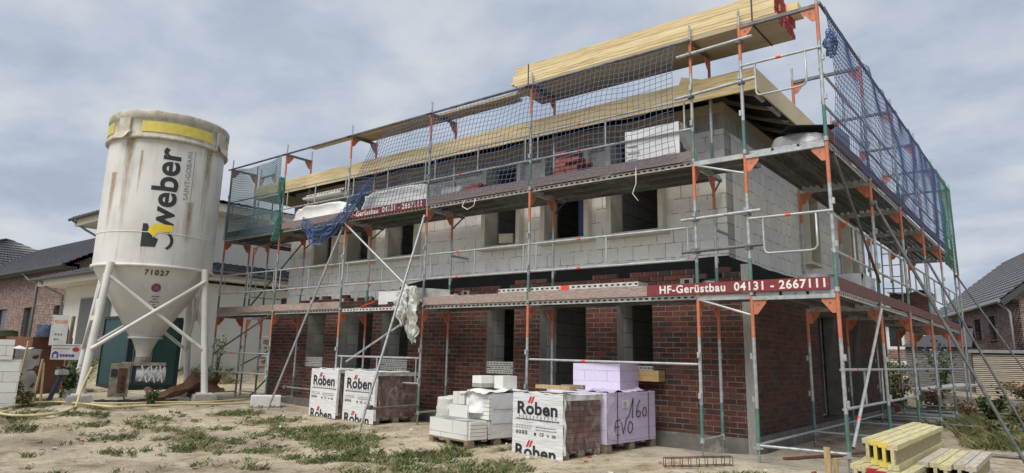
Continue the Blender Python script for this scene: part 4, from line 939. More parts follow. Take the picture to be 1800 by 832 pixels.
# ------------------------------------------------------------------ mortar silo
SX, SY, SZ = -13.08, -1.88, .1
def silo():
    S = thing('mortar_silo', 'tall white mortar silo on four legs, rust-streaked, with black lettering', 'silo', (SX, SY, SZ), R(-17.5))
    RR = 1.3; ZB, ZT = 3.02, 6.02
    ca = R(-23.4 + 17.5)           # local angle that faces the lane
    b = MB(); b.lathe([(RR, ZB), (RR, 3.5), (RR, 3.85), (RR, ZT)], 'silo_paint', 96); 
    b.lathe([(RR + .004, ZB - .02), (RR + .035, ZB - .02), (RR + .035, ZB + .05), (RR + .004, ZB + .05)], 'silo_paint', 96)
    b.lathe([(RR + .002, 3.78), (RR + .008, 3.785), (RR + .008, 3.80), (RR + .002, 3.805)], 'silo_paint', 96)
    body = b.local('body', S)
    b = MB(); b.lathe([(RR - .01, ZB + .01), (.31, 1.42), (.27, 1.38), (.17, 1.14), (.15, .98)], 'silo_paint', 96); b.lathe([(.32, 1.42), (.37, 1.42), (.37, 1.46), (.33, 1.46)], 'silo_paint', 48); b.local('cone', S)
    # cap ring with recessed yellow band
    b = MB(); b.lathe([(RR + .004, ZT - .03), (RR + .075, ZT - .03), (RR + .085, ZT), (RR + .075, ZT + .05), (RR + .05, ZT + .06), (RR + .05, ZT + .44), (RR + .066, ZT + .45), (RR + .066, ZT + .62), (RR + .05, ZT + .655), (RR - .02, ZT + .67), (.5, ZT + .74), (.01, ZT + .76)], 'silo_cap', 96)
    cap = b.local('cap', S)
    def band(a0, a1):
        b = MB(); n = 24; r = RR + .054; vs = []
        for i in range(n + 1):
            a = ca + R(a0 + (a1 - a0) * i / n)
            for rr, z in ((r, ZT + .13), (r + .008, ZT + .13), (r + .008, ZT + .385), (r, ZT + .385)): vs.append((rr * math.cos(a), rr * math.sin(a), z))
        fs = [(i * 4 + k, (i + 1) * 4 + k, (i + 1) * 4 + (k + 1) % 4, i * 4 + (k + 1) % 4) for i in range(n) for k in range(4)]
        fs += [(0, 1, 2, 3), (n * 4 + 3, n * 4 + 2, n * 4 + 1, n * 4)]
        b.add(vs, fs, 'band_yellow'); b.local('yellow_band', cap)
    band(-27, 42); band(-95, -62); band(72, 120)
    # lifting lugs with cement-caked lips
    for a in (-45, 55, 145, 235):
        aa = ca + R(a); X = Matrix.Rotation(aa, 4, 'Z')
        b = MB(); b.box(RR + .045, RR + .10, -.16, .16, ZT + .02, ZT + .46, 'silo_cap', X=X)
        b.sheet((RR + .09, -.19, ZT + .16), (0, .38, 0), (.10, 0, -.16), 8, 4, 'silo_cap', .03, 6, fn=lambda u, v: Vector((0, 0, -.06 * math.sin(PI * u) * v)))
        vs, fs = b.v[8:], None
        for i in range(8, len(b.v)): b.v[i] = X @ b.v[i]
        b.local('lifting_lug', cap)
    # legs, bracing, feet
    F = {}
    for sx in (1, -1):
        for sy in (1, -1):
            f = Vector((sx * 1.22, sy * 1.22, .22)); t = Vector((sx * .98, sy * .98, ZB + .05)); F[sx, sy] = (f, t)
            b = MB(); b.tube(f, t, .078, 'silo_paint', 16); b.box(f.x - .16, f.x + .16, f.y - .16, f.y + .16, .19, .225, 'silo_paint'); lg = b.local('leg', S)
            b = MB(); b.add([(f.x + .27 * i, f.y + .27 * j, -.1) for i, j in ((-1, -1), (1, -1), (1, 1), (-1, 1))] + [(f.x + .22 * i, f.y + .22 * j, .188) for i, j in ((-1, -1), (1, -1), (1, 1), (-1, 1))], [(4, 5, 6, 7), (0, 1, 5, 4), (1, 2, 6, 5), (2, 3, 7, 6), (3, 0, 4, 7)], 'concrete'); b.local('footing', lg)
    at = lambda k, t: F[k][0].lerp(F[k][1], t)
    for (k1, k2, o) in (((1, -1), (1, 1), .06), ((-1, -1), (-1, 1), -.06), ((1, 1), (-1, 1), 0), ((1, -1), (-1, -1), 0)):
        for q in (0, 1):
            p, r_ = (at(k1, .90), at(k2, .33)) if q == 0 else (at(k2, .90), at(k1, .33))
            dd = Vector((o + (.03 if q else -.03) * (1 if o else 0), 0 if o else (.05 if q else -.05), 0))
            b = MB(); b.tube(p + dd, r_ + dd, .042, 'silo_paint', 10); b.local('brace', S)
    # filler pipes
    b = MB(); b.path([(.35, -1.05, 2.6), (.38, -1.08, 2.1), (.40, -1.1, 1.85)], .06, 'silo_paint', 10); b.tube((.40, -1.1, 1.88), (.41, -1.11, 1.78), .085, 'silo_paint', 10); b.local('filler_pipe', S)
    b = MB(); b.path([(-.2, 1.05, 2.4), (-.2, 1.07, 2.0), (-.2, 1.1, 1.95)], .045, 'silo_paint', 8); b.tube((-.2, 1.1, 1.98), (-.2, 1.1, 1.90), .07, 'silo_paint', 8); b.local('filler_pipe', S)
    # lettering wrapped on the body
    def wrap(v, a_mid, r, z0, f, up=1):
        o = []
        for x, y, z in v:          # text runs upward: text x -> height, text y -> to the left
            a = ca + a_mid - y / RR
            rr = r + z
            o.append((rr * math.cos(a), rr * math.sin(a), z0 + x))
        return o
    b = MB(); v, f = text_geo('weber', .76, .016, spacing=1.0, sub=.07); b.add(wrap(v, R(1.5), RR + .006, 4.82, f), f, 'letter_black'); b.local('lettering', body)
    b = MB(); v, f = text_geo('SAINT-GOBAIN', .165, 0, spacing=1.05, sub=.1); b.add(wrap(v, R(21), RR + .006, 5.22, f), f, 'letter_grey'); v = [(-1.55, -.006, 0), (.62, -.006, 0), (.62, .006, 0), (-1.55, .006, 0)]; v = [(-1.55 + 2.17 * i / 8, q, 0) for i in range(9) for q in (-.006, .006)]; f = [(2 * i, 2 * i + 2, 2 * i + 3, 2 * i + 1) for i in range(8)]; b.add(wrap(v, R(26), RR + .006, 5.22, f), f, 'letter_grey'); b.local('lettering', body)
    def emblem(poly, m, lift):
        bm = bmesh.new(); bm.faces.new([bm.verts.new((x, y, 0)) for x, y in poly]); bmesh.ops.triangulate(bm, faces=bm.faces[:])
        for _ in range(4):
            ed = [e for e in bm.edges if e.calc_length() > .06]
            if not ed: break
            bmesh.ops.subdivide_edges(bm, edges=ed, cuts=1); bmesh.ops.triangulate(bm, faces=[q for q in bm.faces if len(q.verts) > 3])
        bm.verts.index_update(); v = [tuple(p.co) for p in bm.verts]; f = [tuple(p.index for p in q.verts) for q in bm.faces]; bm.free()
        v = [(x * 1.15, y * 1.15, z) for x, y, z in v]; b = MB(); b.add(wrap(v, R(-1), RR + lift, 3.46, f), f, m); return b
    # emblem at the foot of the word: x up, y to the left
    arc = lambda cx, cy, r, a0, a1, n=14: [(cx + r * math.cos(R(a0 + (a1 - a0) * i / n)), cy + r * math.sin(R(a0 + (a1 - a0) * i / n))) for i in range(n + 1)]
    e = emblem([(0, .28), (0, .02), (.25, .10), (.46, .20), (.46, .28)], 'letter_black', .006); e.local('emblem', body)
    e = emblem([(.20, .06), (.30, .0), (.32, -.26), (.46, -.26), (.47, .02), (.40, .16), (.30, .18)], 'logo_yellow', .008); e.local('emblem', body)
    e = emblem(arc(.14, -.10, .20, -150, 60) + arc(.14, -.075, .165, 60, -150), 'letter_black', .007); e.local('emblem', body)
    e = emblem([(.0, .02), (.12, .12), (.20, .06), (.16, -.02)], 'letter_black', .0065); e.local('emblem', body)
    # number and inspection seal on the cone
    def oncone(v, a_mid, z0, lift=.012):
        o = []
        sl = (RR - .31) / (ZB - 1.43)
        for x, y, z in v:
            zz_ = z0 + y * .93; rr = .30 + (zz_ - 1.42) * sl + lift; a = ca + a_mid + x / rr; o.append((rr * math.cos(a), rr * math.sin(a), zz_))
        return o
    b = MB(); v, f = text_geo('71027', .17, .004, spacing=1.25, sub=.1); b.add(oncone(v, R(3), 2.88), f, 'letter_black'); b.local('lettering', S)
    seal = bpy.data.materials.get('seal') or pm('seal', (0.22, 0.05, 0.13), (0.16, 0.04, 0.10), rough=.6)
    b = MB(); v = [(0, 0, 0)] + [(.10 * math.cos(t * PI / 10), .10 * math.sin(t * PI / 10), 0) for t in range(20)]; b.add(oncone(v, R(5), 2.56), [(0, i + 1, (i + 1) % 20 + 1) for i in range(20)], 'seal')
    for s in (1, -1): b.add(oncone([(-.05, -.05 * s - .01, 0), (-.05, -.05 * s + .01, 0), (.05, .05 * s + .01, 0), (.05, .05 * s - .01, 0)], R(5), 2.56, .016), [(0, 1, 2, 3)], 'letter_grey')
    b.local('seal', S)
    b = MB()
    for q in range(5):
        wq = (.16, .10, .20, .06, .13)[q]; v, f = [(-wq / 2, -.012, 0), (wq / 2, -.012, 0), (wq / 2, .012, 0), (-wq / 2, .012, 0)], [(0, 1, 2, 3)]; b.add(oncone(v, R(6), 2.37 - q * .06), f, 'letter_grey')
    b.local('small_print', S)
    # rust runs below the lugs
    b = MB(); fade = []
    for (a, z0, z1, wd) in ((-38, 6.0, 3.5, .36), (43, 6.0, 3.6, .36), (-25, 5.7, 4.5, .09), (-14, 3.85, 3.1, .14), (26, 4.6, 3.3, .3), (-55, 5.2, 3.3, .3)):
        o = len(b.v); vs = []; fs = []; n, mm = 8, 20
        for j in range(mm + 1):
            for i in range(n + 1):
                aa = ca + R(a) + (i / n - .5) * wd * (1 - .3 * j / mm) / RR; z = z0 + (z1 - z0) * j / mm
                vs.append(((RR + .004) * math.cos(aa), (RR + .004) * math.sin(aa), z)); fade.append((math.sin(PI * i / n) ** 1.3) * (1 - j / mm) ** .8 * .62)
        for j in range(mm):
            for i in range(n): fs.append((j * (n + 1) + i, j * (n + 1) + i + 1, (j + 1) * (n + 1) + i + 1, (j + 1) * (n + 1) + i))
        b.add(vs, fs, 'rust_streak', True)
    o = b.local('rust_run', body); o.data.attributes.new('fade', 'FLOAT', 'POINT').data.foreach_set('value', fade)
    # mixing pump below the outlet
    X = Matrix.Rotation(ca, 4, 'Z')
    b = MB(); b.tube((0, 0, 1.0), (0, 0, .86), .17, 'machine', 16); b.box(-.15, .28, -.42, .50, .80, .87, 'machine', X=X); p = b.local('mixing_pump', S)
    b = MB(); b.box(.02, .34, -.62, -.22, .10, .84, 'machine', X=X); q = b.local('control_box', p)
    b = MB(); b.box(.341, .352, -.45, -.28, .20, .74, 'rust', X=X); b.box(.341, .36, -.60, -.48, .55, .72, 'letter_black', X=X)
    for z in (.3, .42, .55): b.tube(X @ Vector((.35, -.36, z)), X @ Vector((.38, -.36, z)), .03, 'letter_black', 10)
    b.local('switch_panel', q)
    b = MB(); b.tube(X @ Vector((.1, -.1, .60)), X @ Vector((.1, .52, .60)), .16, 'white_wrap', 16); b.local('mixing_tube', p)
    b = MB()
    for k in range(3): b.bar(X @ Vector((.30, -.02 + k * .19, .45)), X @ Vector((.30, .16 + k * .16, .78)), .03, .03, 'letter_white'); b.bar(X @ Vector((.30, .14 + k * .16, .42)), X @ Vector((.30, .0 + k * .19, .80)), .03, .03, 'letter_white')
    b.local('guard_grille', p)
    b = MB(); b.path([X @ Vector((.2, -.3, .12)), X @ Vector((.22, -.25, -.0)), X @ Vector((.5, -.1, -.06)), X @ Vector((.9, .2, -.07))], .014, 'cable', 6); b.local('cable', p)
silo()

# ------------------------------------------------------------------ timber on the scaffold top
def timber_pack():
    t = thing('timber_pack', 'long pack of fresh yellow roof timbers with red-painted ends, across the scaffold top', 'timber', (-1.1, .5, 6.19))
    g = random.Random(2); zc = 6.182
    for r_, (h, n) in enumerate([(.075, 5), (.045, 5), (.05, 5), (.12, 5), (.14, 5)]):
        for k in range(n):
            y0 = .05 + k * .178; e0 = -3.55 + g.uniform(-.06, .1); e1 = 1.30 + g.uniform(-.02, .02) - (.0 if r_ < 3 else 0)
            if r_ == 4 and k in (3, 4): e1 += .16
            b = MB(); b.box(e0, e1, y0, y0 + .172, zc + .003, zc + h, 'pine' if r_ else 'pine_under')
            if e1 < 1.4: b.box(e1, e1 + .012, y0 + .001, y0 + .171, zc + .004, zc + h - .001, 'end_red')
            b.build('beam', t)
        zc += h + .003
    for x in (-3.2, .95):
        b = MB(); b.box(x, x + .022, .044, .048, 6.18, zc, 'letter_black'); b.box(x, x + .022, .044, .94, 6.176, 6.181, 'letter_black'); b.box(x, x + .022, .044, .94, zc, zc + .004, 'letter_black'); b.build('strap', t)
    return zc
timber_pack()
for i, (x0, x1, y, z, lab) in enumerate([(-9.95, -5.9, .16, 6.20, 'long weathered plank lying on the top tubes, reaching furthest left'), (-8.6, -3.6, .34, 6.20, 'plank on the top tubes, running in under the left end of the timber pack'), (-8.3, -3.75, .52, 6.20, 'plank on the top tubes, nearest the house roof')]):
    b = MB(); b.box(x0, x1, y - .085, y + .085, z, z + .045, 'rough_pine' if i else 'pine_under'); tag(b.build('plank', loc=((x0 + x1) / 2, y, z)), lab, 'plank', 'planks on the scaffold top')

# ------------------------------------------------------------------ materials stored on the decks
def lump(name, x0, x1, y0, y1, z0, z1, m, label, cat, seed, amp=.06, taper=.25, group=None, fr=3.5, n=14):
    """a loosely wrapped heap: rounded crumpled film over a load"""
    b = MB(); vs = []; fs = []
    for j in range(n + 1):
        for i in range(n * 2):
            t = 2 * PI * i / (n * 2); f = j / n
            cx = math.copysign(abs(math.cos(t)) ** .45, math.cos(t)); cy = math.copysign(abs(math.sin(t)) ** .45, math.sin(t))
            if f < .7: rr = 1 - taper * .4 * f; zz_ = z0 + (z1 - z0) * f / .7 * .92
            else: rr = (1 - taper * .4 * .7) * (1 - ((f - .7) / .3) ** 2.2 * .97); zz_ = z0 + (z1 - z0) * (.92 + .08 * math.sin((f - .7) / .3 * PI / 2))
            p = Vector(((x0 + x1) / 2 + cx * rr * (x1 - x0) / 2, (y0 + y1) / 2 + cy * rr * (y1 - y0) / 2, zz_))
            d = mnoise.fractal(p * fr + Vector((seed, seed, seed)), .8, 2.1, 5) * amp * (.25 + f)
            q = Vector((cx, cy, .6)).normalized(); p += q * d; p.z = max(p.z, z0); vs.append(p)
    k = n * 2
    for j in range(n):
        for i in range(k): fs.append((j * k + i, j * k + (i + 1) % k, (j + 1) * k + (i + 1) % k, (j + 1) * k + i))
    fs.append(tuple(range(n * k, n * k + k)))
    b.add(vs, fs, m, True)
    o = b.build(name, loc=((x0 + x1) / 2, (y0 + y1) / 2, z0)); tag(o, label, cat, group); return o
def wrapped_pack(label, x0, x1, y0, y1, z0, z1, seed):
    t = thing('brick_pack', label, 'bricks', ((x0 + x1) / 2, (y0 + y1) / 2, z0))
    b = MB(); b.box(x0 + .03, x1 - .03, y0 + .03, y1 - .03, z0, z1 - .03, 'packed_brick'); b.build('bricks', t)
    b = MB(); b.sheet((x0, y0, z0 + .03), (x1 - x0, 0, 0), (0, 0, z1 - z0 - .03), 12, 8, 'white_wrap', .012, 4, seed); b.sheet((x1, y0, z0 + .05), (0, y1 - y0, 0), (0, 0, z1 - z0 - .05), 10, 8, 'film', .05, 3, seed + 1); b.sheet((x0, y0, z1), (x1 - x0, 0, 0), (0, y1 - y0, 0), 12, 8, 'film', .03, 4, seed + 2)
    b.sheet((x0, y1, z0 + .05), (0, -(y1 - y0), 0), (0, 0, z1 - z0 - .05), 8, 6, 'film', .03, 3, seed + 3); b.build('wrap', t)
    b = MB()
    for q in range(4): b.box(x0 + .05, x0 + .22 + .04 * (q % 2), y0 - .017, y0 - .014, z0 + .18 + q * .11, z0 + .20 + q * .11, 'letter_grey')
    b.build('small_print', t)
wrapped_pack('white-wrapped brick pack on the upper deck next to the right front corner', -1.18, -.24, .05, .66, 4.24, 4.92, 3)
def brick_heap(label, x0, x1, y0, y1, z0, rows, seed, mm='loose_brick'):
    g = random.Random(seed); b = MB(); z = z0
    for r_ in range(rows):
        x = x0 + (g.uniform(0, .1) if r_ else 0) + r_ * .02
        xe = x1 - r_ * g.uniform(.0, .07)
        while x + .235 < xe:
            y = y0
            while y + .112 < y1:
                if g.random() > .05 + .12 * (r_ == rows - 1):
                    Xm = Matrix.Translation((x + .12, y + .055, z)) @ Matrix.Rotation(g.uniform(-.05, .05), 4, 'Z'); b.box(-.118, .118, -.054, .054, 0, .07, mm, X=Xm)
                y += .118
            x += .247
        z += .072
    o = b.build('brick_stack', loc=((x0 + x1) / 2, (y0 + y1) / 2, z0)); tag(o, label, 'bricks', 'loose brick stacks on the upper deck')
brick_heap('highest red brick stack on the upper deck, left of the white-wrapped pack', -2.72, -1.80, .05, .60, 4.24, 8, 1)
brick_heap('low row of red bricks directly beside the highest stack', -3.0, -2.76, .05, .60, 4.24, 5, 2)
brick_heap('small low heap of red bricks further left on the upper deck', -4.95, -4.0, .05, .58, 4.24, 4, 3)
lump('brick_heap', -5.52, -4.85, .08, .62, 4.24, 4.60, 'sagging_dark' if 'sagging_dark' in M else 'grey_film', 'dark grey sheeted mound left of the small brick heap on the upper deck', 'heap', 4, .05, .7)
lump('sheeted_load', -8.1, -5.75, .08, .66, 4.24, 4.78, 'white_wrap', 'long load under crumpled white sheeting, behind the upper red lettered board', 'sheeting', 5, .08, .5, fr=2.5, n=22)
lump('sheeted_load', -10.65, -8.35, .08, .66, 4.24, 4.74, 'white_wrap', 'low load under folded white sheeting, behind the blue swag of netting', 'sheeting', 6, .08, .5, fr=2.5, n=22)
lump('sheeted_load', -13.0, -11.2, .08, .66, 4.24, 4.62, 'film', 'pale sheeted load behind the dark teal net beside the silo', 'sheeting', 7, .08, .5)
lump('sheeted_load', .95, 1.78, .35, 1.0, 4.24, 4.52, 'grey_film', 'grey sheeted pile on the upper deck of the near right corner', 'sheeting', 8, .06, .6)
b = MB(); b.bar((1.25, .30, 4.565), (1.78, .75, 4.60), .34, .02, 'membrane'); tag(b.build('roofing_felt', loc=(1.5, .5, 4.5)), 'flat black felt offcut lying on the grey sheeted pile', 'felt')
lump('sheeted_load', .92, 1.5, 1.2, 2.6, 2.24, 2.62, 'grey_film', 'grey sheeted pile on the lower deck behind the end of the red lettered board', 'sheeting', 9, .07, .6)
wrapped_pack('film-wrapped block pack on the lower deck under the first side window', .92, 1.55, 3.0, 4.0, 2.24, 2.78, 10)
for i, (y0, y1, z1, m, lab) in enumerate([(1.35, 2.25, 4.90, 'blue_film', 'tall blue-sheeted pack on the upper right deck, nearest the corner'), (3.3, 4.1, 4.72, 'blue_film', 'second blue-sheeted pack along the upper right deck'), (6.0, 7.0, 4.78, 'blue_film', 'third blue-sheeted pack along the upper right deck')]):
    if 'blue_film' not in M: pm('blue_film', (0.20, 0.24, 0.34), (0.12, 0.15, 0.24), scale=4, rough=.4, bump=.5)
    lump('sheeted_pack', 1.0, 1.75, y0, y1, 4.24, z1, m, lab, 'sheeted pack', 20 + i, .03, .2, 'blue-sheeted packs on the upper right deck')
def side_pack():
    x0, x1, y0, y1, z0, z1 = .95, 1.72, 8.7, 9.7, 2.24, 2.92
    t = thing('brick_pack', 'brown brick pack with loose film on the lower deck at the far right', 'bricks', (1.33, 9.2, 2.24))
    b = MB(); b.box(x0, x1, y0, y1, z0, z1, 'packed_brick'); b.build('bricks', t)
    b = MB(); b.sheet((x0 - .05, y0 - .05, z1 + .02), (x1 - x0 + .1, 0, 0), (0, y1 - y0 + .1, 0), 10, 8, 'film', .08, 4, 2); b.sheet((x1 + .02, y0, z0), (0, y1 - y0, 0), (0, 0, z1 - z0), 8, 8, 'film', .03, 4, 3); b.build('wrap', t)
side_pack()
# lower front deck
def white_box_pack():
    t = thing('brick_pack', 'low white-wrapped brick pack on the lower deck, film trailing to its right', 'bricks', (-6.2, .36, 2.24))
    b = MB(); b.box(-7.02, -5.4, .14, .60, 2.24, 2.50, 'packed_brick'); b.build('bricks', t)
    b = MB(); b.sheet((-7.08, .10, 2.30), (1.15, 0, 0), (0, 0, .27), 12, 4, 'white_wrap', .02, 4, 3); b.sheet((-7.08, .10, 2.57), (1.3, 0, 0), (0, .5, 0), 12, 5, 'white_wrap', .04, 4, 4)
    b.sheet((-5.85, .08, 2.58), (1.0, 0, -.28), (0, .5, 0), 14, 6, 'film', .08, 4, 5); b.sheet((-5.9, .07, 2.34), (.9, 0, -.08), (.0, 0, .26), 12, 4, 'film', .06, 4, 6); b.build('wrap', t)
    b = MB(); b.bar((-6.45, .07, 2.37), (-6.30, .07, 2.50), .03, .004, 'letter_red'); b.bar((-6.36, .07, 2.37), (-6.21, .07, 2.50), .03, .004, 'letter_red'); b.box(-6.75, -6.05, .066, .07, 2.30, 2.345, 'letter_black'); b.build('emblem', t)
white_box_pack()
def hanging_bag():
    b = MB()
    def drape(x0, wd, z0, z1, y, seed, curl):
        nu, nv = 26, 34; vs = []; fs = []
        for j in range(nv + 1):
            f = j / nv; z = z0 + (z1 - z0) * f
            w_ = wd * (.35 + .75 * math.sin(PI * min(1, .16 + f * .72))) * (1 - .45 * sm(.6, 1, f))
            for i in range(nu + 1):
                u = i / nu - .5; edge = mnoise.noise(Vector((f * 7, seed, i > nu / 2))) * .06
                x = x0 + curl * f + u * w_ + edge * abs(u) * 2
                pl = math.sin(u * 21 + 2.5 * mnoise.noise(Vector((f * 3, seed, 1)))) * .035 * (1 - .4 * f) + mnoise.fractal(Vector((x * 7, z * 5, seed)), .8, 2.1, 5) * .07
                zz_ = z + (mnoise.noise(Vector((u * 7, seed, 8))) * .16 + .10 * abs(u)) * sm(.5, 1, f)
                vs.append((x, y - .05 * math.sin(PI * f) + pl, zz_))
        for j in range(nv):
            for i in range(nu): fs.append((j * (nu + 1) + i, j * (nu + 1) + i + 1, (j + 1) * (nu + 1) + i + 1, (j + 1) * (nu + 1) + i))
        b.add(vs, fs, 'film_white', True)
    drape(-5.95, .55, 2.62, 1.78, -.10, 3, .10); drape(-5.80, .42, 2.55, 1.52, -.17, 8, .12); drape(-6.0, .40, 2.5, 1.85, -.22, 15, .05)
    tag(b.build('plastic_sheet', loc=(-5.8, -.1, 2.6)), 'crumpled milky plastic sheet hanging from the lower deck over a raking tube', 'plastic sheet')
pm('film_white', (0.66, 0.66, 0.61), (0.46, 0.455, 0.41), scale=5, rough=.4, bump=.8, bscale=9)
hanging_bag()
b = MB(); b.box(-3.78, -.98, .045, .36, 2.405, 2.475, 'slotted'); b.box(-2.42, -2.26, .043, .2, 2.404, 2.476, 'red_band'); o = b.build('spare_plank', loc=(-3.78, .04, 2.475)); tag(o, 'spare slotted steel plank lying on the lower deck above the front door opening', 'plank')
b = MB(); b.bar((-7.9, .3, 2.27), (-7.55, .42, 2.40), .08, .02, 'red_band'); b.bar((-8.05, .3, 2.26), (-7.5, .5, 2.26), .12, .03, 'rough_pine'); tag(b.build('level_tool', loc=(-7.7, .35, 2.24)), 'orange tool leaning on a board, left of the low white-wrapped pack', 'tool')
b = MB(); b.box(-10.4, -8.9, .3, .6, 5.0, 5.05, 'slotted'); b.box(-10.3, -8.8, .32, .58, 5.055, 5.10, 'slotted'); o = b.build('spare_plank', loc=(-10.4, .3, 5.1)); tag(o, 'two slotted steel planks stacked across the upper guardrails at the left', 'plank')
b = MB(); b.path([(-4.6, -.03, 4.2), (-4.65, -.05, 4.08), (-4.5, -.06, 4.0), (-4.35, -.05, 4.06), (-4.33, -.03, 4.2)], .008, 'letter_white', 5); tag(b.build('cord', loc=(-4.5, 0, 4.2)), 'loop of pale cord hanging below the upper deck at the middle bay', 'cord', 'cords hanging below the upper deck')
b = MB(); b.path([(-.95, -.03, 4.28), (-.93, -.07, 4.0), (-1.0, -.06, 3.85), (-.9, -.06, 3.72)], .008, 'letter_white', 5); tag(b.build('cord', loc=(-.95, 0, 4.2)), 'straight pale cord end hanging below the white-wrapped pack', 'cord', 'cords hanging below the upper deck')
# board strapped to the house corner
b = MB(); b.box(.31, .43, .90, .985, -.1, 2.76, 'board_grey'); tag(b.build('corner_board', loc=(.37, .94, -.1)), 'tall grey board standing upright against the brick corner of the house', 'board')

# ------------------------------------------------------------------ pallets in front
def wood_pallet(parent, x0, x1, y0, y1, z0):
    b = MB()
    for k in range(5):
        y = y0 + (y1 - y0 - .1) * k / 4; b.box(x0, x1, y, y + .1, z0 + .10, z0 + .122, 'old_wood')
    for k in range(3):
        x = x0 + (x1 - x0 - .1) * k / 2
        b.box(x, x + .1, y0, y1, z0, z0 + .02, 'old_wood')
        for q in range(3):
            y = y0 + (y1 - y0 - .12) * q / 2; b.box(x, x + .1, y, y + .12, z0 + .021, z0 + .099, 'old_wood')
    return b.local('pallet', parent)
def printed_pack(label, loc, rz, W, D, H, seed, extra=False):
    t = thing('brick_pack', label, 'bricks', loc, rz, 'printed white brick packs in front of the house')
    wood_pallet(t, .02, W - .02, .02, D - .02, 0)
    b = MB(); b.box(.02, W - .02, .02, D - .02, .125, H - .02, 'packed_brick'); b.local('bricks', t)
    b = MB(); b.sheet((0, -.004, .02), (W, 0, 0), (0, 0, H - .02), 22, 60, 'pack_wrap', .004, 5, seed); 
    b.sheet((0, 0, H), (W, 0, 0), (0, D, 0), 18, 16, 'white_wrap', .03, 5, seed + 2); 
    b.sheet((0, D, .1), (0, -D, 0), (0, 0, H - .1), 14, 14, 'white_wrap', .012, 5, seed + 4)
    b.local('wrap', t)
    b = MB(); b.sheet((W + .006, 0, .08), (0, D, 0), (0, 0, H - .08), 18, 20, 'clear_film', .02, 6, seed + 1); b.sheet((W + .012, 0, H - .07), (0, D, 0), (0, 0, .075), 16, 4, 'film', .03, 6, seed + 3); b.sheet((W + .010, -.01, .08), (0, .05, 0), (0, 0, H - .08), 3, 20, 'white_wrap', .02, 6, seed + 5)
    b.local('side_film', t)
    y = -.0095
    def put(b, s, size, bold, x, z, m, sp=1.0, wide=1.0):
        v, f = text_geo(s, size, bold, spacing=sp, align='CENTER'); v = [(p[0] * wide, p[1], p[2]) for p in v]; b.add(v, f, m, X=frame3((x, y, z), (1, 0, 0), (0, 0, 1)))
    b = MB(); zt = H - .235 * H / .95
    put(b, 'Roben', .225 * W / .95, .0072, W * .50, zt, 'letter_black', 1.04, 1.28)
    for k in range(11): b.box(W * .14 + k * W * .072, W * .14 + k * W * .072 + .018, y, y + .002, zt - .118, zt - .092, 'letter_grey')
    g = random.Random(seed); x = .08
    while x < W - .1:
        q = g.uniform(.02, .06); b.box(x, x + q, y, y + .002, zt - .152, zt - .137, 'letter_black'); x += q + .012
    for r_ in range(2):
        x = W * .48
        while x < W - .12:
            q = g.uniform(.015, .05); b.box(x, x + q, y, y + .002, zt - .245 - r_ * .035, zt - .234 - r_ * .035, 'letter_grey'); x += q + .012
        x = .08
        while x < W * .36:
            q = g.uniform(.015, .05); b.box(x, x + q, y, y + .002, zt - .235 - r_ * .03, zt - .227 - r_ * .03, 'letter_grey'); x += q + .015
    for k in range(4):
        v = [(.1 + k * .062 + .024 * math.cos(a * PI / 6), y, zt - .325 + .024 * math.sin(a * PI / 6)) for a in range(12)]; b.add(v, [tuple(range(12))], 'letter_black')
        b.box(.1 + k * .062 - .010, .1 + k * .062 + .010, y - .002, y - .001, zt - .331, zt - .319, 'letter_white')
    v = [(W * .47 + .022 * math.cos(a * PI / 6), y, zt - .335 + .022 * math.sin(a * PI / 6)) for a in range(12)]; b.add(v, [tuple(range(12))], 'letter_black')
    put(b, 'CE', .065, .001, W * .60, zt - .335, 'letter_black', 1.1); b.box(W * .80, W * .87, y, y + .002, zt - .355, zt - .32, 'letter_grey'); b.box(W * .70, W * .74, y, y + .002, zt - .35, zt - .325, 'letter_grey')
    # lower repeat of the print, half under the film edge
    n0 = len(b.v); put(b, 'Roben', .225 * W / .95, .0072, W * .47, .060, 'letter_black', 1.04, 1.28)
    for i in range(n0, len(b.v)): b.v[i].z = max(b.v[i].z, .028)
    b.local('lettering', t)
    b = MB()
    for (cx, zc_) in ((W * .345, zt + .125), (W * .32, .175)):
        for k in range(2):
            x = cx + k * .055 - .03; b.add([(x, y, zc_ - .045), (x + .035, y, zc_ - .045), (x + .085, y, zc_ + .045), (x + .05, y, zc_ + .045)], [(0, 1, 2, 3)], 'letter_red')
    b.local('emblem', t)
    return t
printed_pack('leftmost white-printed brick pack on a pallet, standing behind the raking tube', (-8.62, -.30, -.02), R(-8), 1.12, 1.0, .98, 1)
printed_pack('white-printed brick pack with a bare reddish side, second from the left', (-7.32, -.44, -.02), R(-8), 1.14, 1.03, .97, 2)
p3 = printed_pack('foremost and largest white-printed brick pack, with planks lying on top', (-2.32, -1.30, gz(-2, -1.4) - .02), R(-9), 1.0, .80, .86, 3)
b = MB(); b.bar((-2.02, -1.08, .885), (-1.40, -1.12, .885), .16, .05, 'rough_pine'); tag(b.build('wood_offcut', loc=(-1.7, -1.1, .86)), 'wide rough board lying on top of the foremost brick pack', 'board')
b = MB(); b.bar((-1.75, -.88, .89), (-1.42, -.80, .89), .10, .06, 'old_wood'); tag(b.build('wood_offcut', loc=(-1.6, -.84, .86)), 'short wood offcut behind the wide board on the foremost brick pack', 'board')
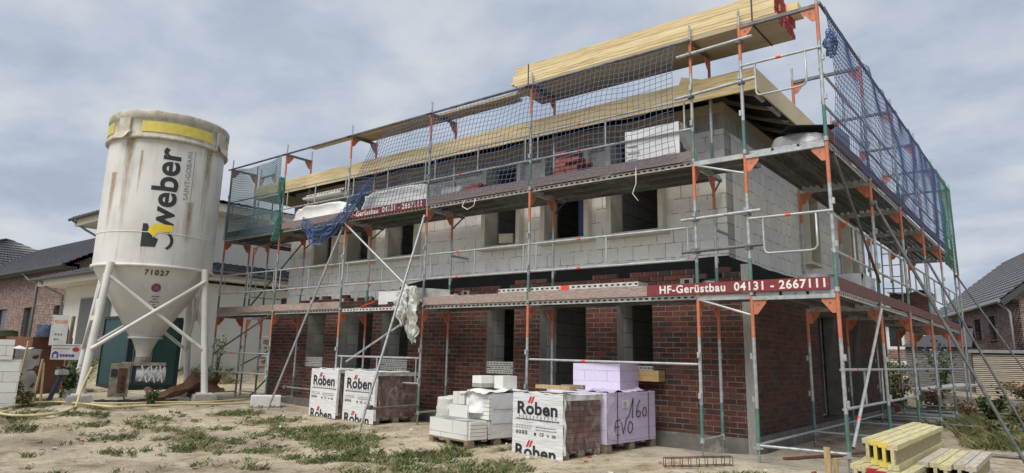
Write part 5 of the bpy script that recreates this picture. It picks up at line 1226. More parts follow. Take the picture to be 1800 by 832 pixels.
# pallet of white aerated blocks, torn open
def block_pallet():
    t = thing('block_pack', 'torn open pallet of white aerated blocks with a stepped left side', 'blocks', (-3.98, -1.33, gz(-3.5, -1.3) - .02), R(-11))
    W, D = 1.02, 1.15
    wood_pallet(t, 0, W, 0, D, 0)
    b = MB(); b.box(0, W * .96, .0, .36, .125, .40, 'white_block_stack'); b.local('blocks', t)
    b = MB(); b.box(.10, .58, .30, .66, .403, .60, 'white_block_stack'); b.local('blocks', t)
    b = MB(); b.box(.16, .46, .32, .60, .603, .79, 'white_block_stack'); b.local('blocks', t)
    b = MB(); b.box(.42, W - .005, .40, D, .125, .80, 'white_block_stack'); b.box(.02, .415, .67, D, .125, .78, 'white_block_stack'); b.local('blocks', t)
    b = MB()
    for k in range(5): b.box(W * .62, W * .98 + .01, .04 + k * .002, .362, .13 + k * .053 + .27 * 0, .13 + k * .053 + .046, 'white_foam')
    for k in range(6): b.box(W * .80, W + .012, .372, .47, .41 + k * .062, .41 + k * .062 + .055, 'white_foam')
    b.local('thin_slabs', t)
    b = MB(); b.sheet((.36, .30, .80), (.68, 0, .02), (0, .88, .02), 16, 16, 'white_wrap', .05, 4, 3); b.sheet((.50, .36, .50), (.40, 0, .0), (-.04, .02, .33), 12, 10, 'white_wrap', .06, 5, 4, fn=lambda u, v: Vector((0, -.10 * (1 - v) * math.sin(PI * u), 0)))
    b.sheet((W + .012, .42, .14), (0, D - .42, 0), (0, 0, .66), 12, 12, 'white_wrap', .012, 4, 6); b.local('wrap', t)
    b = MB(); b.box(W + .022, W + .024, .44, 1.12, .555, .562, 'letter_grey'); b.box(W + .022, W + .024, .44, 1.12, .345, .352, 'letter_grey'); b.local('strap', t)
block_pallet()
lump('plastic_sheet', -4.30, -3.92, -.95, -.45, .30, .62, 'film_white', 'small clear plastic bunch sticking out left of the white block pallet', 'plastic sheet', 31, .06, .5)
for (x, y, dz, lab, wd) in [(-3.46, -.62, .815, 'white block with a grey base on the sheeted pallet, left of two on top', .26), (-3.12, -.50, .80, 'white block on the sheeted pallet, the right of the two on top', .24)]:
    b = MB(); X = Matrix.Translation((x, y, gz(x, y) + dz)) @ Matrix.Rotation(R(-14), 4, 'Z')
    if wd > .25: b.box(-wd / 2, wd / 2, -.16, .16, .0, .06, 'beam_concrete', X=X); b.box(-wd / 2, wd / 2, -.16, .16, .063, .18, 'white_foam', X=X)
    else: b.box(-wd / 2, wd / 2, -.14, .14, 0, .20, 'white_foam', X=X)
    tag(b.build('block', loc=(x, y, gz(x, y) + dz)), lab, 'block', 'loose blocks on the white pallet')
# violet insulation boards
def violet(label, loc, rz, W, D, H, pal, marks):
    t = thing('insulation_pack', label, 'insulation', loc, rz, 'violet insulation packs')
    z0 = 0
    if pal: wood_pallet(t, 0, W, 0, D, 0); z0 = .125
    b = MB(); b.box(.003, W - .003, .003, D, z0, H, 'violet_foam'); b.local('boards', t)
    b = MB(); b.box(.0, W, -.004, .0025, z0 + .002, H - .002, 'violet_foam_end'); b.local('board_ends', t)
    if marks:
        X = frame3((W + .004, 0, 0), (0, 1, 0), (0, 0, 1))
        def stroke(b, pts): b.path([X @ Vector((x, z, .0)) for x, z in pts], .0065, 'letter_black', 5)
        m_ = MB(); D_ = D
        q = lambda L_: stroke(m_, [(p[0] * D_, p[1] * H) for p in L_])
        q([(.36, .52), (.44, .62), (.52, .90)]); q([(.52, .90), (.50, .55)])                                          # 1
        q([(.66, .86), (.60, .74), (.58, .62), (.61, .56), (.66, .58), (.67, .65), (.62, .67), (.58, .62)])            # 6
        q([(.74, .72), (.71, .63), (.73, .57), (.78, .58), (.80, .66), (.78, .72), (.74, .72)])                         # 0
        q([(.26, .54), (.17, .53), (.15, .42), (.15, .30), (.24, .29)]); q([(.155, .42), (.235, .43)])                    # E
        q([(.28, .50), (.31, .30), (.37, .52)])                                                                         # V
        q([(.45, .50), (.41, .42), (.41, .33), (.45, .30), (.50, .36), (.50, .46), (.45, .50)])                           # O
        m_.local('handwriting', t)
        b = MB(); b.box(W + .003, W + .006, D * .30, D * .42, H * .74, H * .86, 'letter_white')
        for k in range(3): b.box(W + .0065, W + .008, D * .315 + .0, D * .315 + .09, H * (.76 + .03 * k), H * (.772 + .03 * k), 'letter_grey')
        b.local('paper_label', t)
        b = MB()
        for k in (.2, .84): b.box(W + .003, W + .005, D * k, D * k + .012, z0, H, 'letter_black')
        b.local('strap', t)
        b = MB(); b.sheet((W + .005, .0, .18), (0, .22, 0), (0, 0, H - .18), 5, 14, 'violet_film', .02, 6, 2); b.sheet((0, 0, H + .01), (W, 0, 0), (0, D, 0), 14, 14, 'violet_film', .05, 5, 3); b.local('film', t)
violet('violet insulation boards on a pallet, black handwriting on their side', (-2.28, -.52, -.02), R(-5), 1.13, 1.28, .84, True, True)
violet('upper violet insulation stack in shade under the scaffold, rising behind the foremost brick pack', (-2.15, .02, .0), R(4), .82, .68, 1.22, False, False)
b = MB(); b.box(-1.40, -1.06, .64, .86, .0, 1.12, 'beam_concrete'); b.box(-1.42, -1.04, .62, .88, .985 - .06, 1.12, 'cardboard'); 
b = MB(); X = Matrix.Translation((-1.22, .86, .96)); b.box(-.19, .19, -.10, .13, 0, .085, 'cardboard', X=X); b.box(-.19, .19, -.10, .13, .088, .17, 'cardboard', X=X)
tag(b.build('wood_fibre_block', loc=(-1.22, .86, .96)), 'tan wood-fibre blocks on the sill of the right front window', 'block')
b = MB(); X = Matrix.Translation((-4.55, 1.2, 3.535)) @ Matrix.Rotation(.3, 4, 'Z'); b.box(-.15, .15, -.06, .06, 0, .16, 'cream_board', X=X); b.box(-.16, .16, -.07, .07, .163, .185, 'cream_board', X=X)
tag(b.build('cream_block', loc=(-4.55, 1.2, 3.53)), 'cream block left standing on an upper window sill', 'block')

# ------------------------------------------------------------------ yellow formwork beams
def beam_mesh(L_, m, mend, mweb):
    b = MB()
    b.box(-.04, .04, .0, L_, .0, .04, m); b.box(-.04, .04, .0, L_, .16, .20, m); b.box(-.0135, .0135, .004, L_ - .004, .0401, .1599, mweb)
    for z in (.0, .16): b.box(-.0405, .0405, -.004, .06, z - .0005, z + .0405, mend)
    b.box(-.0137, .0137, -.003, .05, .0405, .1595, mend)
    return b.mesh('beam')
def beam_stack():
    mA = [beam_mesh(2.45, 'beam_yellow', e, 'beam_web') for e in ('beam_yellow', 'beam_yellow_bright')]
    mR = beam_mesh(2.65, 'beam_yellow', 'end_red', 'beam_web')
    mP = [beam_mesh(1.35, m, m, 'beam_web') for m in ('beam_pale', 'beam_yellow')]
    g = random.Random(4)
    nm = ['left', 'second', 'third', 'right']
    top = ['on the edge by the scaffold post', 'second from the scaffold post', 'third from the scaffold post', 'on the outer edge towards the pale beams']
    for k in range(4):
        o = bpy.data.objects.new('formwork_beam', mA[1 if k in (1, 2) else 0]); C.objects.link(o); o.location = (2.60 + k * .088, -2.44 - k * .125 + g.uniform(-.02, .02), .46); o.rotation_euler = (0, 0, R(-.6))
        tag(o, 'yellow formwork beam in the top layer of the tall stack, ' + top[k], 'beam', 'yellow formwork beams')
    for k in range(6):
        o = bpy.data.objects.new('formwork_beam', mR if k in (2, 3, 4) else mA[0]); C.objects.link(o); o.location = (2.53 + k * .085, -2.62 - k * .11, .255); o.rotation_euler = (0, 0, R(-.6))
        tag(o, ('red-tipped formwork beam in the second layer of the tall stack' if k in (2, 3, 4) else 'plain yellow formwork beam in the second layer of the tall stack') + ', ' + ['at the scaffold side', 'next to the scaffold-side beam', 'first red tip', 'middle red tip', 'last red tip', 'at the outer side'][k], 'beam', 'yellow formwork beams')
    for k in range(5):
        o = bpy.data.objects.new('formwork_beam', mA[0]); C.objects.link(o); o.location = (2.55 + k * .1, -2.66 - k * .1, .05)
        tag(o, 'yellow formwork beam at the bottom of the tall stack', 'beam', 'yellow formwork beams')
    lab = ['pale grey beam of the low stack, on the side of the tall stack', 'yellow beam of the low stack, between two pale ones on its left', 'bright yellow beam in the middle of the low stack', 'pale grey beam of the low stack, second from the outer side', 'pale grey beam of the low stack, on the outer side']
    for k in range(5):
        o = bpy.data.objects.new('formwork_beam', mP[1 if k in (1, 2) else 0]); C.objects.link(o); o.location = (2.99 + k * .087, -2.22 + (-.03, -.02, -.12, -.0, -.04)[k], .285); o.rotation_euler = (0, 0, R(-.5))
        tag(o, lab[k], 'beam', 'short formwork beams of the low stack')
    for k in range(5):
        o = bpy.data.objects.new('formwork_beam', mP[0]); C.objects.link(o); o.location = (3.02 + k * .09, -2.24, .08); o.rotation_euler = (0, 0, R(-1))
        tag(o, 'pale beam in the lower layer of the low stack', 'beam', 'short formwork beams of the low stack')
    for (y, x0, x1) in ((-2.1, 2.45, 3.05), (-.7, 2.45, 3.05)):
        b = MB(); b.box(x0, x1, y - .05, y + .05, -.16, .046, 'old_wood'); tag(b.build('timber_bearer', loc=(2.75, y, -.16)), 'squared timber under the tall beam stack', 'timber', 'bearers under the beam stacks')
    for y in (-2.0, -1.2):
        b = MB(); b.box(3.0, 3.5, y - .05, y + .05, -.16, .076, 'old_wood'); tag(b.build('timber_bearer', loc=(3.2, y, -.16)), 'squared timber under the low beam stack', 'timber', 'bearers under the beam stacks')
beam_stack()
# small things on the ground
b = MB(); vs = []
for (x0, x1, y0, y1, z0, z1) in [(-11.0, -10.05, -.40, .0, .0, .36)]:
    X = Matrix.Translation((-10.55, -.12, gz(-10.6, -.1) - .02)) @ Matrix.Rotation(R(58), 4, 'Z'); b.box(-.33, .33, -.14, .14, 0, .26, 'slot_brick', X=X)
o = b.build('kerb_stone', loc=(-10.55, -.12, 0)); md = o.modifiers.new('bevel', 'BEVEL'); md.width = .02; md.segments = 2; tag(o, 'pale concrete kerb block at the left end of the brick front', 'kerb stone')
def rebar():
    b = MB(); p0 = Vector((-.02, -1.10, gz(0, -1.1) + .02)); p1 = Vector((.62, -.52, gz(.5, -.6) + .03)); d = (p1 - p0).normalized(); s = Vector((0, 0, 1)).cross(d)
    for z in (0, .10):
        for w_ in (0, .10): b.path([p0 + s * w_ + Vector((0, 0, z)), p1 + s * w_ + Vector((0, 0, z))], .006, 'rust', 5)
    for k in range(9):
        p = p0 + (p1 - p0) * k / 8; b.path([p, p + s * .1, p + s * .1 + Vector((0, 0, .1)), p + Vector((0, 0, .1)), p], .005, 'rust', 4)
    tag(b.build('rebar_cage', loc=(.3, -.8, 0)), 'small rusty rebar cage lying on the sand by the corner post', 'rebar')
rebar()
b = MB(); b.bar((1.70, -.30, -.25), (1.69, -.28, .32), .07, .025, 'rough_pine', up=(0, 1, 0)); b.bar((1.76, -.24, -.2), (1.78, -.28, .2), .05, .025, 'rough_pine', up=(0, 1, 0)); tag(b.build('stake', loc=(1.7, -.3, -.1)), 'short wooden survey stake by the corner scaffold post', 'stake')
b = MB(); b.bar((.9, .6, .02), (2.0, 2.7, .05), .05, .03, 'rustwood'); tag(b.build('rusty_lath', loc=(1.2, 1.2, 0)), 'rusty lath lying on the ground inside the scaffold end', 'lath')
def trough():
    b = MB()
    def fn(u, v):
        pk = .20 * max(0, math.sin(u * 9 + 1.2)) ** 2 * sm(.45, .9, v) + .12 * u
        return Vector((.10 * math.sin(v * PI), 0, .30 * (2 * v - 1) ** 2 * (.35 + .4 * u) + pk))
    b.sheet((-11.55, -2.15, .13), (-.55, 1.75, .22), (-.42, -.12, 0), 26, 12, 'rust', .05, 5, 3, fn=fn)
    b.sheet((-11.70, -1.2, .16), (-.25, .85, .20), (-.30, -.08, .12), 14, 8, 'rust', .07, 6, 9, fn=lambda u, v: Vector((0, 0, .25 * v * math.sin(PI * u))))
    tag(b.build('mortar_trough', loc=(-12, -1.3, .1)), 'rusty bent steel trough lying by the right leg of the mortar silo', 'trough')
trough()
b = MB(); b.box(-12.3, -11.6, -.75, -.3, .08, .115, 'concrete'); tag(b.build('paving_slab', loc=(-12, -.5, .1)), 'flat concrete slab beside the right silo footing', 'slab')
b = MB(); b.sheet((-12.5, -3.0, .13), (.5, 1.6, 0), (-.55, .15, 0), 18, 8, 'membrane', .05, 5, 3); tag(b.build('black_sheet', loc=(-12.4, -2.3, .1)), 'crumpled black sheeting on the ground under the silo', 'sheeting')
def hose():
    def gp(x, y, dz=.03): return Vector((x, y, gz(x, y) + .035 + dz))
    pts = [gp(-12.1, -3.32, .75), gp(-12.0, -3.5, .3), gp(-11.6, -3.7, .02)] + [gp(x, y) for x, y in [(-11.2, -3.9), (-10.8, -4.2), (-10.6, -4.6), (-10.7, -5.0), (-11.0, -5.15), (-11.4, -5.05), (-11.8, -4.75), (-12.2, -4.4), (-12.5, -4.0), (-12.4, -3.7), (-11.6, -3.45), (-11.1, -3.2), (-11.06, -2.64), (-11.05, -1.82), (-10.85, -1.19), (-10.75, -.6), (-10.95, -.1)]]
    def cat(P, n=7):
        o = []
        for i in range(len(P) - 1):
            a, b_, c, d = P[max(i - 1, 0)], P[i], P[i + 1], P[min(i + 2, len(P) - 1)]
            for k in range(n):
                t = k / n; o.append(.5 * ((2 * b_) + (c - a) * t + (2 * a - 5 * b_ + 4 * c - d) * t * t + (3 * b_ - a - 3 * c + d) * t ** 3))
        return o + [P[-1]]
    b = MB(); b.path(cat(pts), .024, 'hose', 8); tag(b.build('hose', loc=(-12, -4, .1)), 'long yellow hose looping on the ground in front of the silo', 'hose')
    pts = [gp(-12.4, -3.5), gp(-11.9, -3.2, .02), gp(-11.55, -2.7), gp(-11.5, -2.0), gp(-11.2, -1.3), gp(-11.3, -.6), gp(-11.4, -.1)]
    b = MB(); b.path(cat(pts), .02, 'hose', 8); tag(b.build('hose', loc=(-12, -2, .1)), 'second thinner yellow hose running straight towards the kerb block', 'hose')
hose()

# ------------------------------------------------------------------ left edge: blocks, bricks, crate, signs, container
def at_px(D, az):      # helper for far things: distance and compass angle from the viewpoint
    return (4.08 + D * math.sin(R(az)), -9.39 + D * math.cos(R(az)))
def left_edge():
    b = MB(); X = Matrix.Translation((-12.05, -4.62, gz(-12, -5) - .05)) @ Matrix.Rotation(R(-16), 4, 'Z')
    b.box(-.6, 0, -1.25, 0, 0, .97, 'white_block_stack', X=X); tag(b.build('block_stack', loc=(-12, -5, 0)), 'lower white block stack at the left edge, grey in front', 'blocks', 'white blocks at the left edge')
    b = MB(); b.box(-.62, .02, -1.30, -.16, .975, 1.36, 'white_block_stack', X=X); tag(b.build('block_stack', loc=(-12, -5, .9)), 'upper white blocks resting on the lower stack at the left edge', 'blocks', 'white blocks at the left edge')
    t = thing('brick_pack', 'violet-brown brick pack with torn film, behind the stakes at the left', 'bricks', (-14.6, -4.2, .1), R(20))
    b = MB(); b.box(-.55, .55, -.45, .45, .02, 1.12, 'packed_brick'); b.local('bricks', t)
    b = MB(); b.sheet((-.57, -.47, 1.13), (1.14, 0, 0), (0, .94, 0), 12, 10, 'white_wrap', .06, 5, 3); b.sheet((.56, -.2, .2), (0, .6, 0), (0, 0, .93), 8, 10, 'film', .03, 5, 5); b.local('wrap', t)
    for i, (x, y, h, dx_, lab) in enumerate([(-13.55, -4.20, 1.30, .07, 'tallest pale stake leaning beside the brown brick pack'), (-13.35, -3.92, .92, .05, 'middle stake beside the brown brick pack'), (-13.25, -3.80, .85, -.04, 'shorter bowed stake nearest the sign')]):
        b = MB(); b.bar((x, y, gz(x, y) - .1), (x + dx_, y + dx_, gz(x, y) + h), .06, .03, 'rough_pine', up=(0, 1, 0)); tag(b.build('stake', loc=(x, y, gz(x, y))), lab, 'stake', 'wooden stakes at the left')
    b = MB(); b.tube((-13.15, -3.72, .05), (-13.05, -3.55, .70), .05, 'blue_plastic', 10); b.box(-13.15, -12.95, -3.65, -3.45, .70, .80, 'grey_film'); tag(b.build('standpipe', loc=(-13.1, -3.6, .1)), 'dark blue standpipe with a grey cap next to the stakes', 'standpipe')
    t = thing('wooden_crate', 'rust-brown wooden crate with a lid, behind the brick pack at the left', 'crate', (-17.4, -3.0, .1), R(20))
    b = MB(); b.box(-.9, .9, -.5, .5, .0, 1.15, 'rustwood'); b.local('box', t)
    b = MB(); b.box(-.95, .95, -.55, .55, 1.15, 1.42, 'rustwood'); b.local('lid', t)
    lump('sack', -16.85, -16.1, -3.05, -2.4, 1.52, 1.86, 'blue_plastic', 'dark blue sack lying on the rust-brown crate', 'sack', 41, .05, .3)
    lump('sack', -18.1, -17.2, -3.9, -3.2, 1.52, 1.68, 'leaf_dark', 'flat dark green tarpaulin on the left of the rust-brown crate', 'tarpaulin', 42, .05, .3)
    # signs on a post
    px_, py_ = -15.85, -2.75; z0 = gz(px_, py_)
    b = MB(); b.bar((-15.44, -2.69, z0 - .2), (-15.42, -2.66, z0 + 1.95), .10, .06, 'old_wood', up=(0, 1, 0)); b.box(-15.42, -15.36, -2.80, -2.745, z0 + .2, z0 + .45, 'end_red'); tag(b.build('sign_post', loc=(-15.8, -2.4, z0)), 'weathered wooden post carrying two builders\' signs', 'post')
    fx = Vector((.40, .917, 0)).normalized()
    def sign(cx, cy, z, W, H, label, fn):
        t = thing('sign_board', label, 'sign', (cx, cy, z)); X = frame3((cx, cy, z), fx, (0, 0, 1))
        b = MB(); b.box(-W / 2, W / 2, -H / 2, H / 2, -.02, 0, 'sign_white', X=X); b.build('panel', t); b = MB(); fn(b, X); b.build('lettering', t)
    def f1(b, X):
        v, f = text_geo('FISCHER', .075, .0012, spacing=1.0); v = [(p[0], p[1] * 1.5, p[2]) for p in v]; b.add(v, f, 'letter_orange', X=X @ Matrix.Translation((.015, .20, .004)))
        for k in range(3): b.box(-.168, -.15, .12 + k * .08, .16 + k * .08, .001, .003, 'letter_grey', X=X)
        for yy, ws in ((-.10, (.09, .07, .06)), (-.22, (.08, .05))):
            x = -.09
            for q in [w_ * .55 for w_ in ws]: b.box(x, x + q, yy - .025, yy + .02, .001, .004, 'letter_grey', X=X); x += q + .02
    sign(-15.38, -2.95, 1.69, .36, .74, 'white builders\' sign with orange capital letters, upper of two on the post', f1)
    def f2(b, X):
        b.prism([(-.28, -.15), (-.15, -.15), (-.15, -.03), (-.215, .02), (-.28, -.03)], 'letter_blue', .004, X=X); b.box(-.245, -.185, -.145, -.06, .005, .007, 'sign_white', X=X)
        x = -.12
        for q in (.05, .04, .06, .045, .06): b.box(x, x + q, -.12, -.06, .001, .004, 'letter_blue', X=X); x += q + .012
        b.prism([(.20 + .075 * math.cos(a * PI / 8), .06 + .055 * math.sin(a * PI / 8)) for a in range(16)], 'letter_red', .004, X=X)
        b.box(-.28, .08, .07, .085, .001, .004, 'letter_grey', X=X); b.box(-.28, .27, .145, .16, .001, .004, 'letter_grey', X=X)
    sign(-15.30, -2.76, 1.17, .62, .38, 'small grey sign with a blue house mark and red oval, lower on the post', f2)
    # dark green container
    t = thing('site_container', 'dark green steel container standing behind the silo', 'container', (-18.4, .15, .1), R(-4))
    x0, x1, y0, y1 = -1.1, 1.15, -.55, .9
    b = MB(); b.box(x0, x1, y0, y1, .08, 2.1, 'container_green'); b.local('body', t)
    b = MB()
    b.box(x0 - .02, x1 + .02, y0 - .03, y1 + .02, .02, .10, 'container_dark'); b.box(x0 - .02, x1 + .02, y0 - .03, y1 + .02, 2.06, 2.14, 'container_dark'); 
    for x in (x0, x1): 
        for y in (y0, y1): b.box(x - .03, x + .03, y - .03, y + .03, .1, 2.06, 'container_dark')
    b.local('corner_frame', t)
    b = MB(); b.box(x1 + .003, x1 + .03, y0 + .1, y1 - .1, .14, 2.02, 'container_green'); d = b.local('door', t)
    b = MB(); b.tube((x1 + .05, .1, .2), (x1 + .05, .1, 1.95), .016, 'galv_dark', 6); b.tube((x1 + .05, -.4, .2), (x1 + .05, -.4, 1.95), .016, 'galv_dark', 6); b.local('lock_bar', d)
    lump('film_bundle', -16.4, -15.3, 3.3, 4.2, gz(-15.8, 3.8), gz(-15.8, 3.8) + 1.1, 'film', 'bundle of clear film and sacks between scaffold legs left of the house', 'film', 43, .1, .6)
    # stacked firewood against the white wing
    t = thing('wood_pile', 'stack of brown roof battens or firewood at the left end of the house', 'wood pile', (-19.2, 6.3, gz(-19.2, 6.3)))
    g = random.Random(6)
    for r_ in range(2):
        b = MB()
        for k in range(60):
            y = g.uniform(5.4, 7.6); z = gz(-19.3, 6) + g.uniform(.55, 1.0) + r_ * .75; b.bar((-19.0 + g.uniform(-.1, .1), y, z), (-19.9, y + g.uniform(-.1, .1), z + g.uniform(-.05, .05)), .09, .08, g.choice(['old_wood', 'rustwood', 'rustwood']))
        b.box(-19.9, -19.0, 5.4, 7.6, gz(-19.3, 6) + .5 + r_ * .75 + .46, gz(-19.3, 6) + .54 + r_ * .75 + .46, 'board_grey'); b.build('logs', t)
left_edge()

# ------------------------------------------------------------------ neighbouring houses
def tiled_plane(b, p00, p10, p11, p01, m, cols, rows, th=.05):
    """roof plane covered with overlapping curved tiles: p00-p10 eave, p01-p11 ridge"""
    p00, p10, p11, p01 = map(Vector, (p00, p10, p11, p01)); nn = (p10 - p00).cross(p01 - p00).normalized()
    nx = cols * 4; vs = []; fs = []
    for r_ in range(rows):
        for e in (0, 1):
            v = (r_ + e) / rows
            for i in range(nx + 1):
                u = i / nx; p = (p00.lerp(p10, u)).lerp(p01.lerp(p11, u), v)
                w_ = .5 + .5 * math.cos(2 * PI * (i % 4) / 4)
                vs.append(p + nn * (w_ * th * .8 + (th if e == 0 else 0.0)))
    st = nx + 1
    for r_ in range(rows):
        for i in range(nx):
            a = (2 * r_) * st + i; fs.append((a, a + 1, a + st + 1, a + st))
            if r_ < rows - 1: a = (2 * r_ + 1) * st + i; fs.append((a, a + 1, a + st + 1, a + st))
    b.add(vs, fs, m)
    q = [p00, p10, p11, p01]; b.add([p - nn * .03 for p in q], [(3, 2, 1, 0)], 'anthracite')
def white_house():
    t = thing('white_house', 'white rendered house with dark tiled hip roofs and a grey roller door, behind the silo', 'house', (-27, 5, .7), R(0))
    zg = .5
    b = MB(); b.box(-30.2, -24.4, 2.0, 9, zg, 3.85, 'stucco'); b.build('wall', t)
    b = MB(); b.box(-23.0, -21.0, 2.9, 8.6, zg, 3.75, 'stucco'); b.build('wall', t)
    b = MB(); b.box(-28.4, -25.2, 1.98, 2.05, .6, 3.32, 'zinc'); f = b.build('door_frame', t)
    b = MB()
    for k in range(32): b.box(-28.3, -25.3, 1.955, 1.975, .62 + k * .083, .62 + k * .083 + .072, 'shutter')
    b.build('roller_door', f)
    # low roof: eave, fascia, soffit and tiled slopes
    b = MB(); b.box(-31.2, -20.55, 1.2, 9.4, 3.86, 3.92, 'soffit'); b.box(-31.2, -20.55, 1.16, 1.2, 3.86, 4.12, 'soffit'); b.box(-20.55, -20.51, 1.16, 9.4, 3.86, 4.12, 'soffit'); b.build('eaves', t)
    b = MB(); e = [(-31.35, 1.05, 4.15), (-20.4, 1.05, 4.15), (-20.4, 9.5, 4.15), (-31.35, 9.5, 4.15)]
    tiled_plane(b, e[0], e[1], (-23.8, 4.4, 5.3), (-31.35, 4.4, 5.3), 'roof_dark', 34, 11); tiled_plane(b, e[1], e[2], (-23.8, 9.5, 5.3), (-23.8, 4.4, 5.3), 'roof_dark', 26, 11); b.build('roof', t)
    b = MB(); b.tube((-31.4, .98, 4.12), (-20.3, .98, 4.12), .07, 'anthracite', 8); b.tube((-20.33, .98, 4.12), (-20.33, 9.5, 4.12), .07, 'anthracite', 8); g_ = b.build('gutter', t)
    b = MB(); b.path([(-30.6, 1.0, 4.1), (-30.5, 1.3, 3.8), (-30.3, 1.92, 3.5), (-30.3, 1.94, .6)], .05, 'zinc', 8); b.build('downpipe', t)
    # upper storey
    b = MB(); b.box(-28.9, -21.8, 3.0, 11, 3.9, 6.55, 'stucco'); b.build('wall', t)
    b = MB(); b.box(-30.0, -21.0, 1.9, 11.8, 6.55, 6.61, 'soffit'); b.box(-30.0, -21.0, 1.86, 1.9, 6.55, 6.86, 'soffit'); b.box(-21.0, -20.96, 1.86, 11.8, 6.55, 6.86, 'soffit'); b.build('eaves', t)
    b = MB(); e = [(-30.15, 1.75, 6.88), (-20.85, 1.75, 6.88), (-20.85, 11.9, 6.88), (-30.15, 11.9, 6.88)]
    tiled_plane(b, e[0], e[1], (-25.5, 6.8, 7.9), (-25.6, 6.8, 7.9), 'roof_dark', 30, 16); tiled_plane(b, e[1], e[2], (-25.5, 6.9, 7.9), (-25.5, 6.8, 7.9), 'roof_dark', 30, 16); b.build('roof', t)
    b = MB(); b.tube((-30.2, 1.70, 6.84), (-20.8, 1.70, 6.84), .07, 'anthracite', 8); b.build('gutter', t)
    b = MB(); b.path([(-29.9, 1.7, 6.8), (-29.6, 2.2, 6.4), (-29.0, 2.9, 5.9), (-29.0, 2.92, 4.9)], .05, 'zinc', 8); b.build('downpipe', t)
white_house()
def brick_house_left():
    t = thing('brick_house', 'mottled brown brick house with a long dark tiled roof at the far left', 'house', (-44, 8, .7))
    zg = .6
    wins = [(-47.2, -45.2), (-42.2, -40.6), (-37.6, -36.3)]
    b = MB(); holed_wall(b, -62, -35.8, zg, 5.5, [(a, c, 1.2, 3.4) for a, c in wins], 4.0, 4.3, 'neighbour_brick', 'neighbour_brick_dark'); b.box(-62, -35.8, 13.7, 14.0, zg, 5.5, 'neighbour_brick'); b.build('wall', t)
    for a, c in wins:
        b = MB(); b.box(a, c, 4.18, 4.24, 1.2, 3.4, 'anthracite'); w_ = b.build('window', t); b = MB(); b.box(a + .08, c - .08, 4.172, 4.178, 1.28, 3.32, 'glass'); b.build('pane', w_)
    b = MB(); b.add([(-35.8, 4.0, zg), (-35.8, 14, zg), (-35.8, 14, 5.5), (-35.8, 9, 8.4), (-35.8, 4, 5.5)], [(0, 1, 2, 3, 4)], 'neighbour_brick_dark'); b.add([(-62, 4.0, zg), (-62, 14, zg), (-62, 14, 5.5), (-62, 9, 8.4), (-62, 4, 5.5)], [(4, 3, 2, 1, 0)], 'neighbour_brick_dark'); b.build('gable', t)
    b = MB(); tiled_plane(b, (-62.5, 3.4, 5.35), (-35.2, 3.4, 5.35), (-35.2, 9, 8.6), (-62.5, 9, 8.6), 'roof_dark', 80, 22); tiled_plane(b, (-35.2, 14.6, 5.35), (-62.5, 14.6, 5.35), (-62.5, 9, 8.6), (-35.2, 9, 8.6), 'roof_dark', 40, 10); b.build('roof', t)
    b = MB(); b.box(-62.5, -35.2, 3.42, 4.0, 5.2, 5.3, 'anthracite'); b.tube((-62.5, 3.35, 5.35), (-35.2, 3.35, 5.35), .09, 'anthracite', 8); b.build('gutter', t)
    b = MB(); b.path([(-41.3, 3.4, 5.3), (-40.9, 3.6, 4.9), (-40.5, 3.92, 4.7), (-40.5, 3.92, .8)], .06, 'zinc', 8); b.build('downpipe', t)
brick_house_left()
def far_house():
    x, y = at_px(66, -75.5)
    t = thing('distant_house', 'distant house with a dark hip roof at the very left edge', 'house', (x, y, 0))
    b = MB(); b.box(x - 6, x + 5, y - 5, y + 5, 0, 6.3, 'stucco'); b.build('wall', t)
    b = MB(); e = [(x - 7, y - 6, 6.3), (x + 6, y - 6, 6.3), (x + 6, y + 6, 6.3), (x - 7, y + 6, 6.3)]; tiled_plane(b, e[0], e[1], (x, y, 9.4), (x - 1, y, 9.4), 'roof_dark', 30, 14); tiled_plane(b, e[1], e[2], (x, y + .1, 9.4), (x, y, 9.4), 'roof_dark', 30, 14); b.build('roof', t)
far_house()
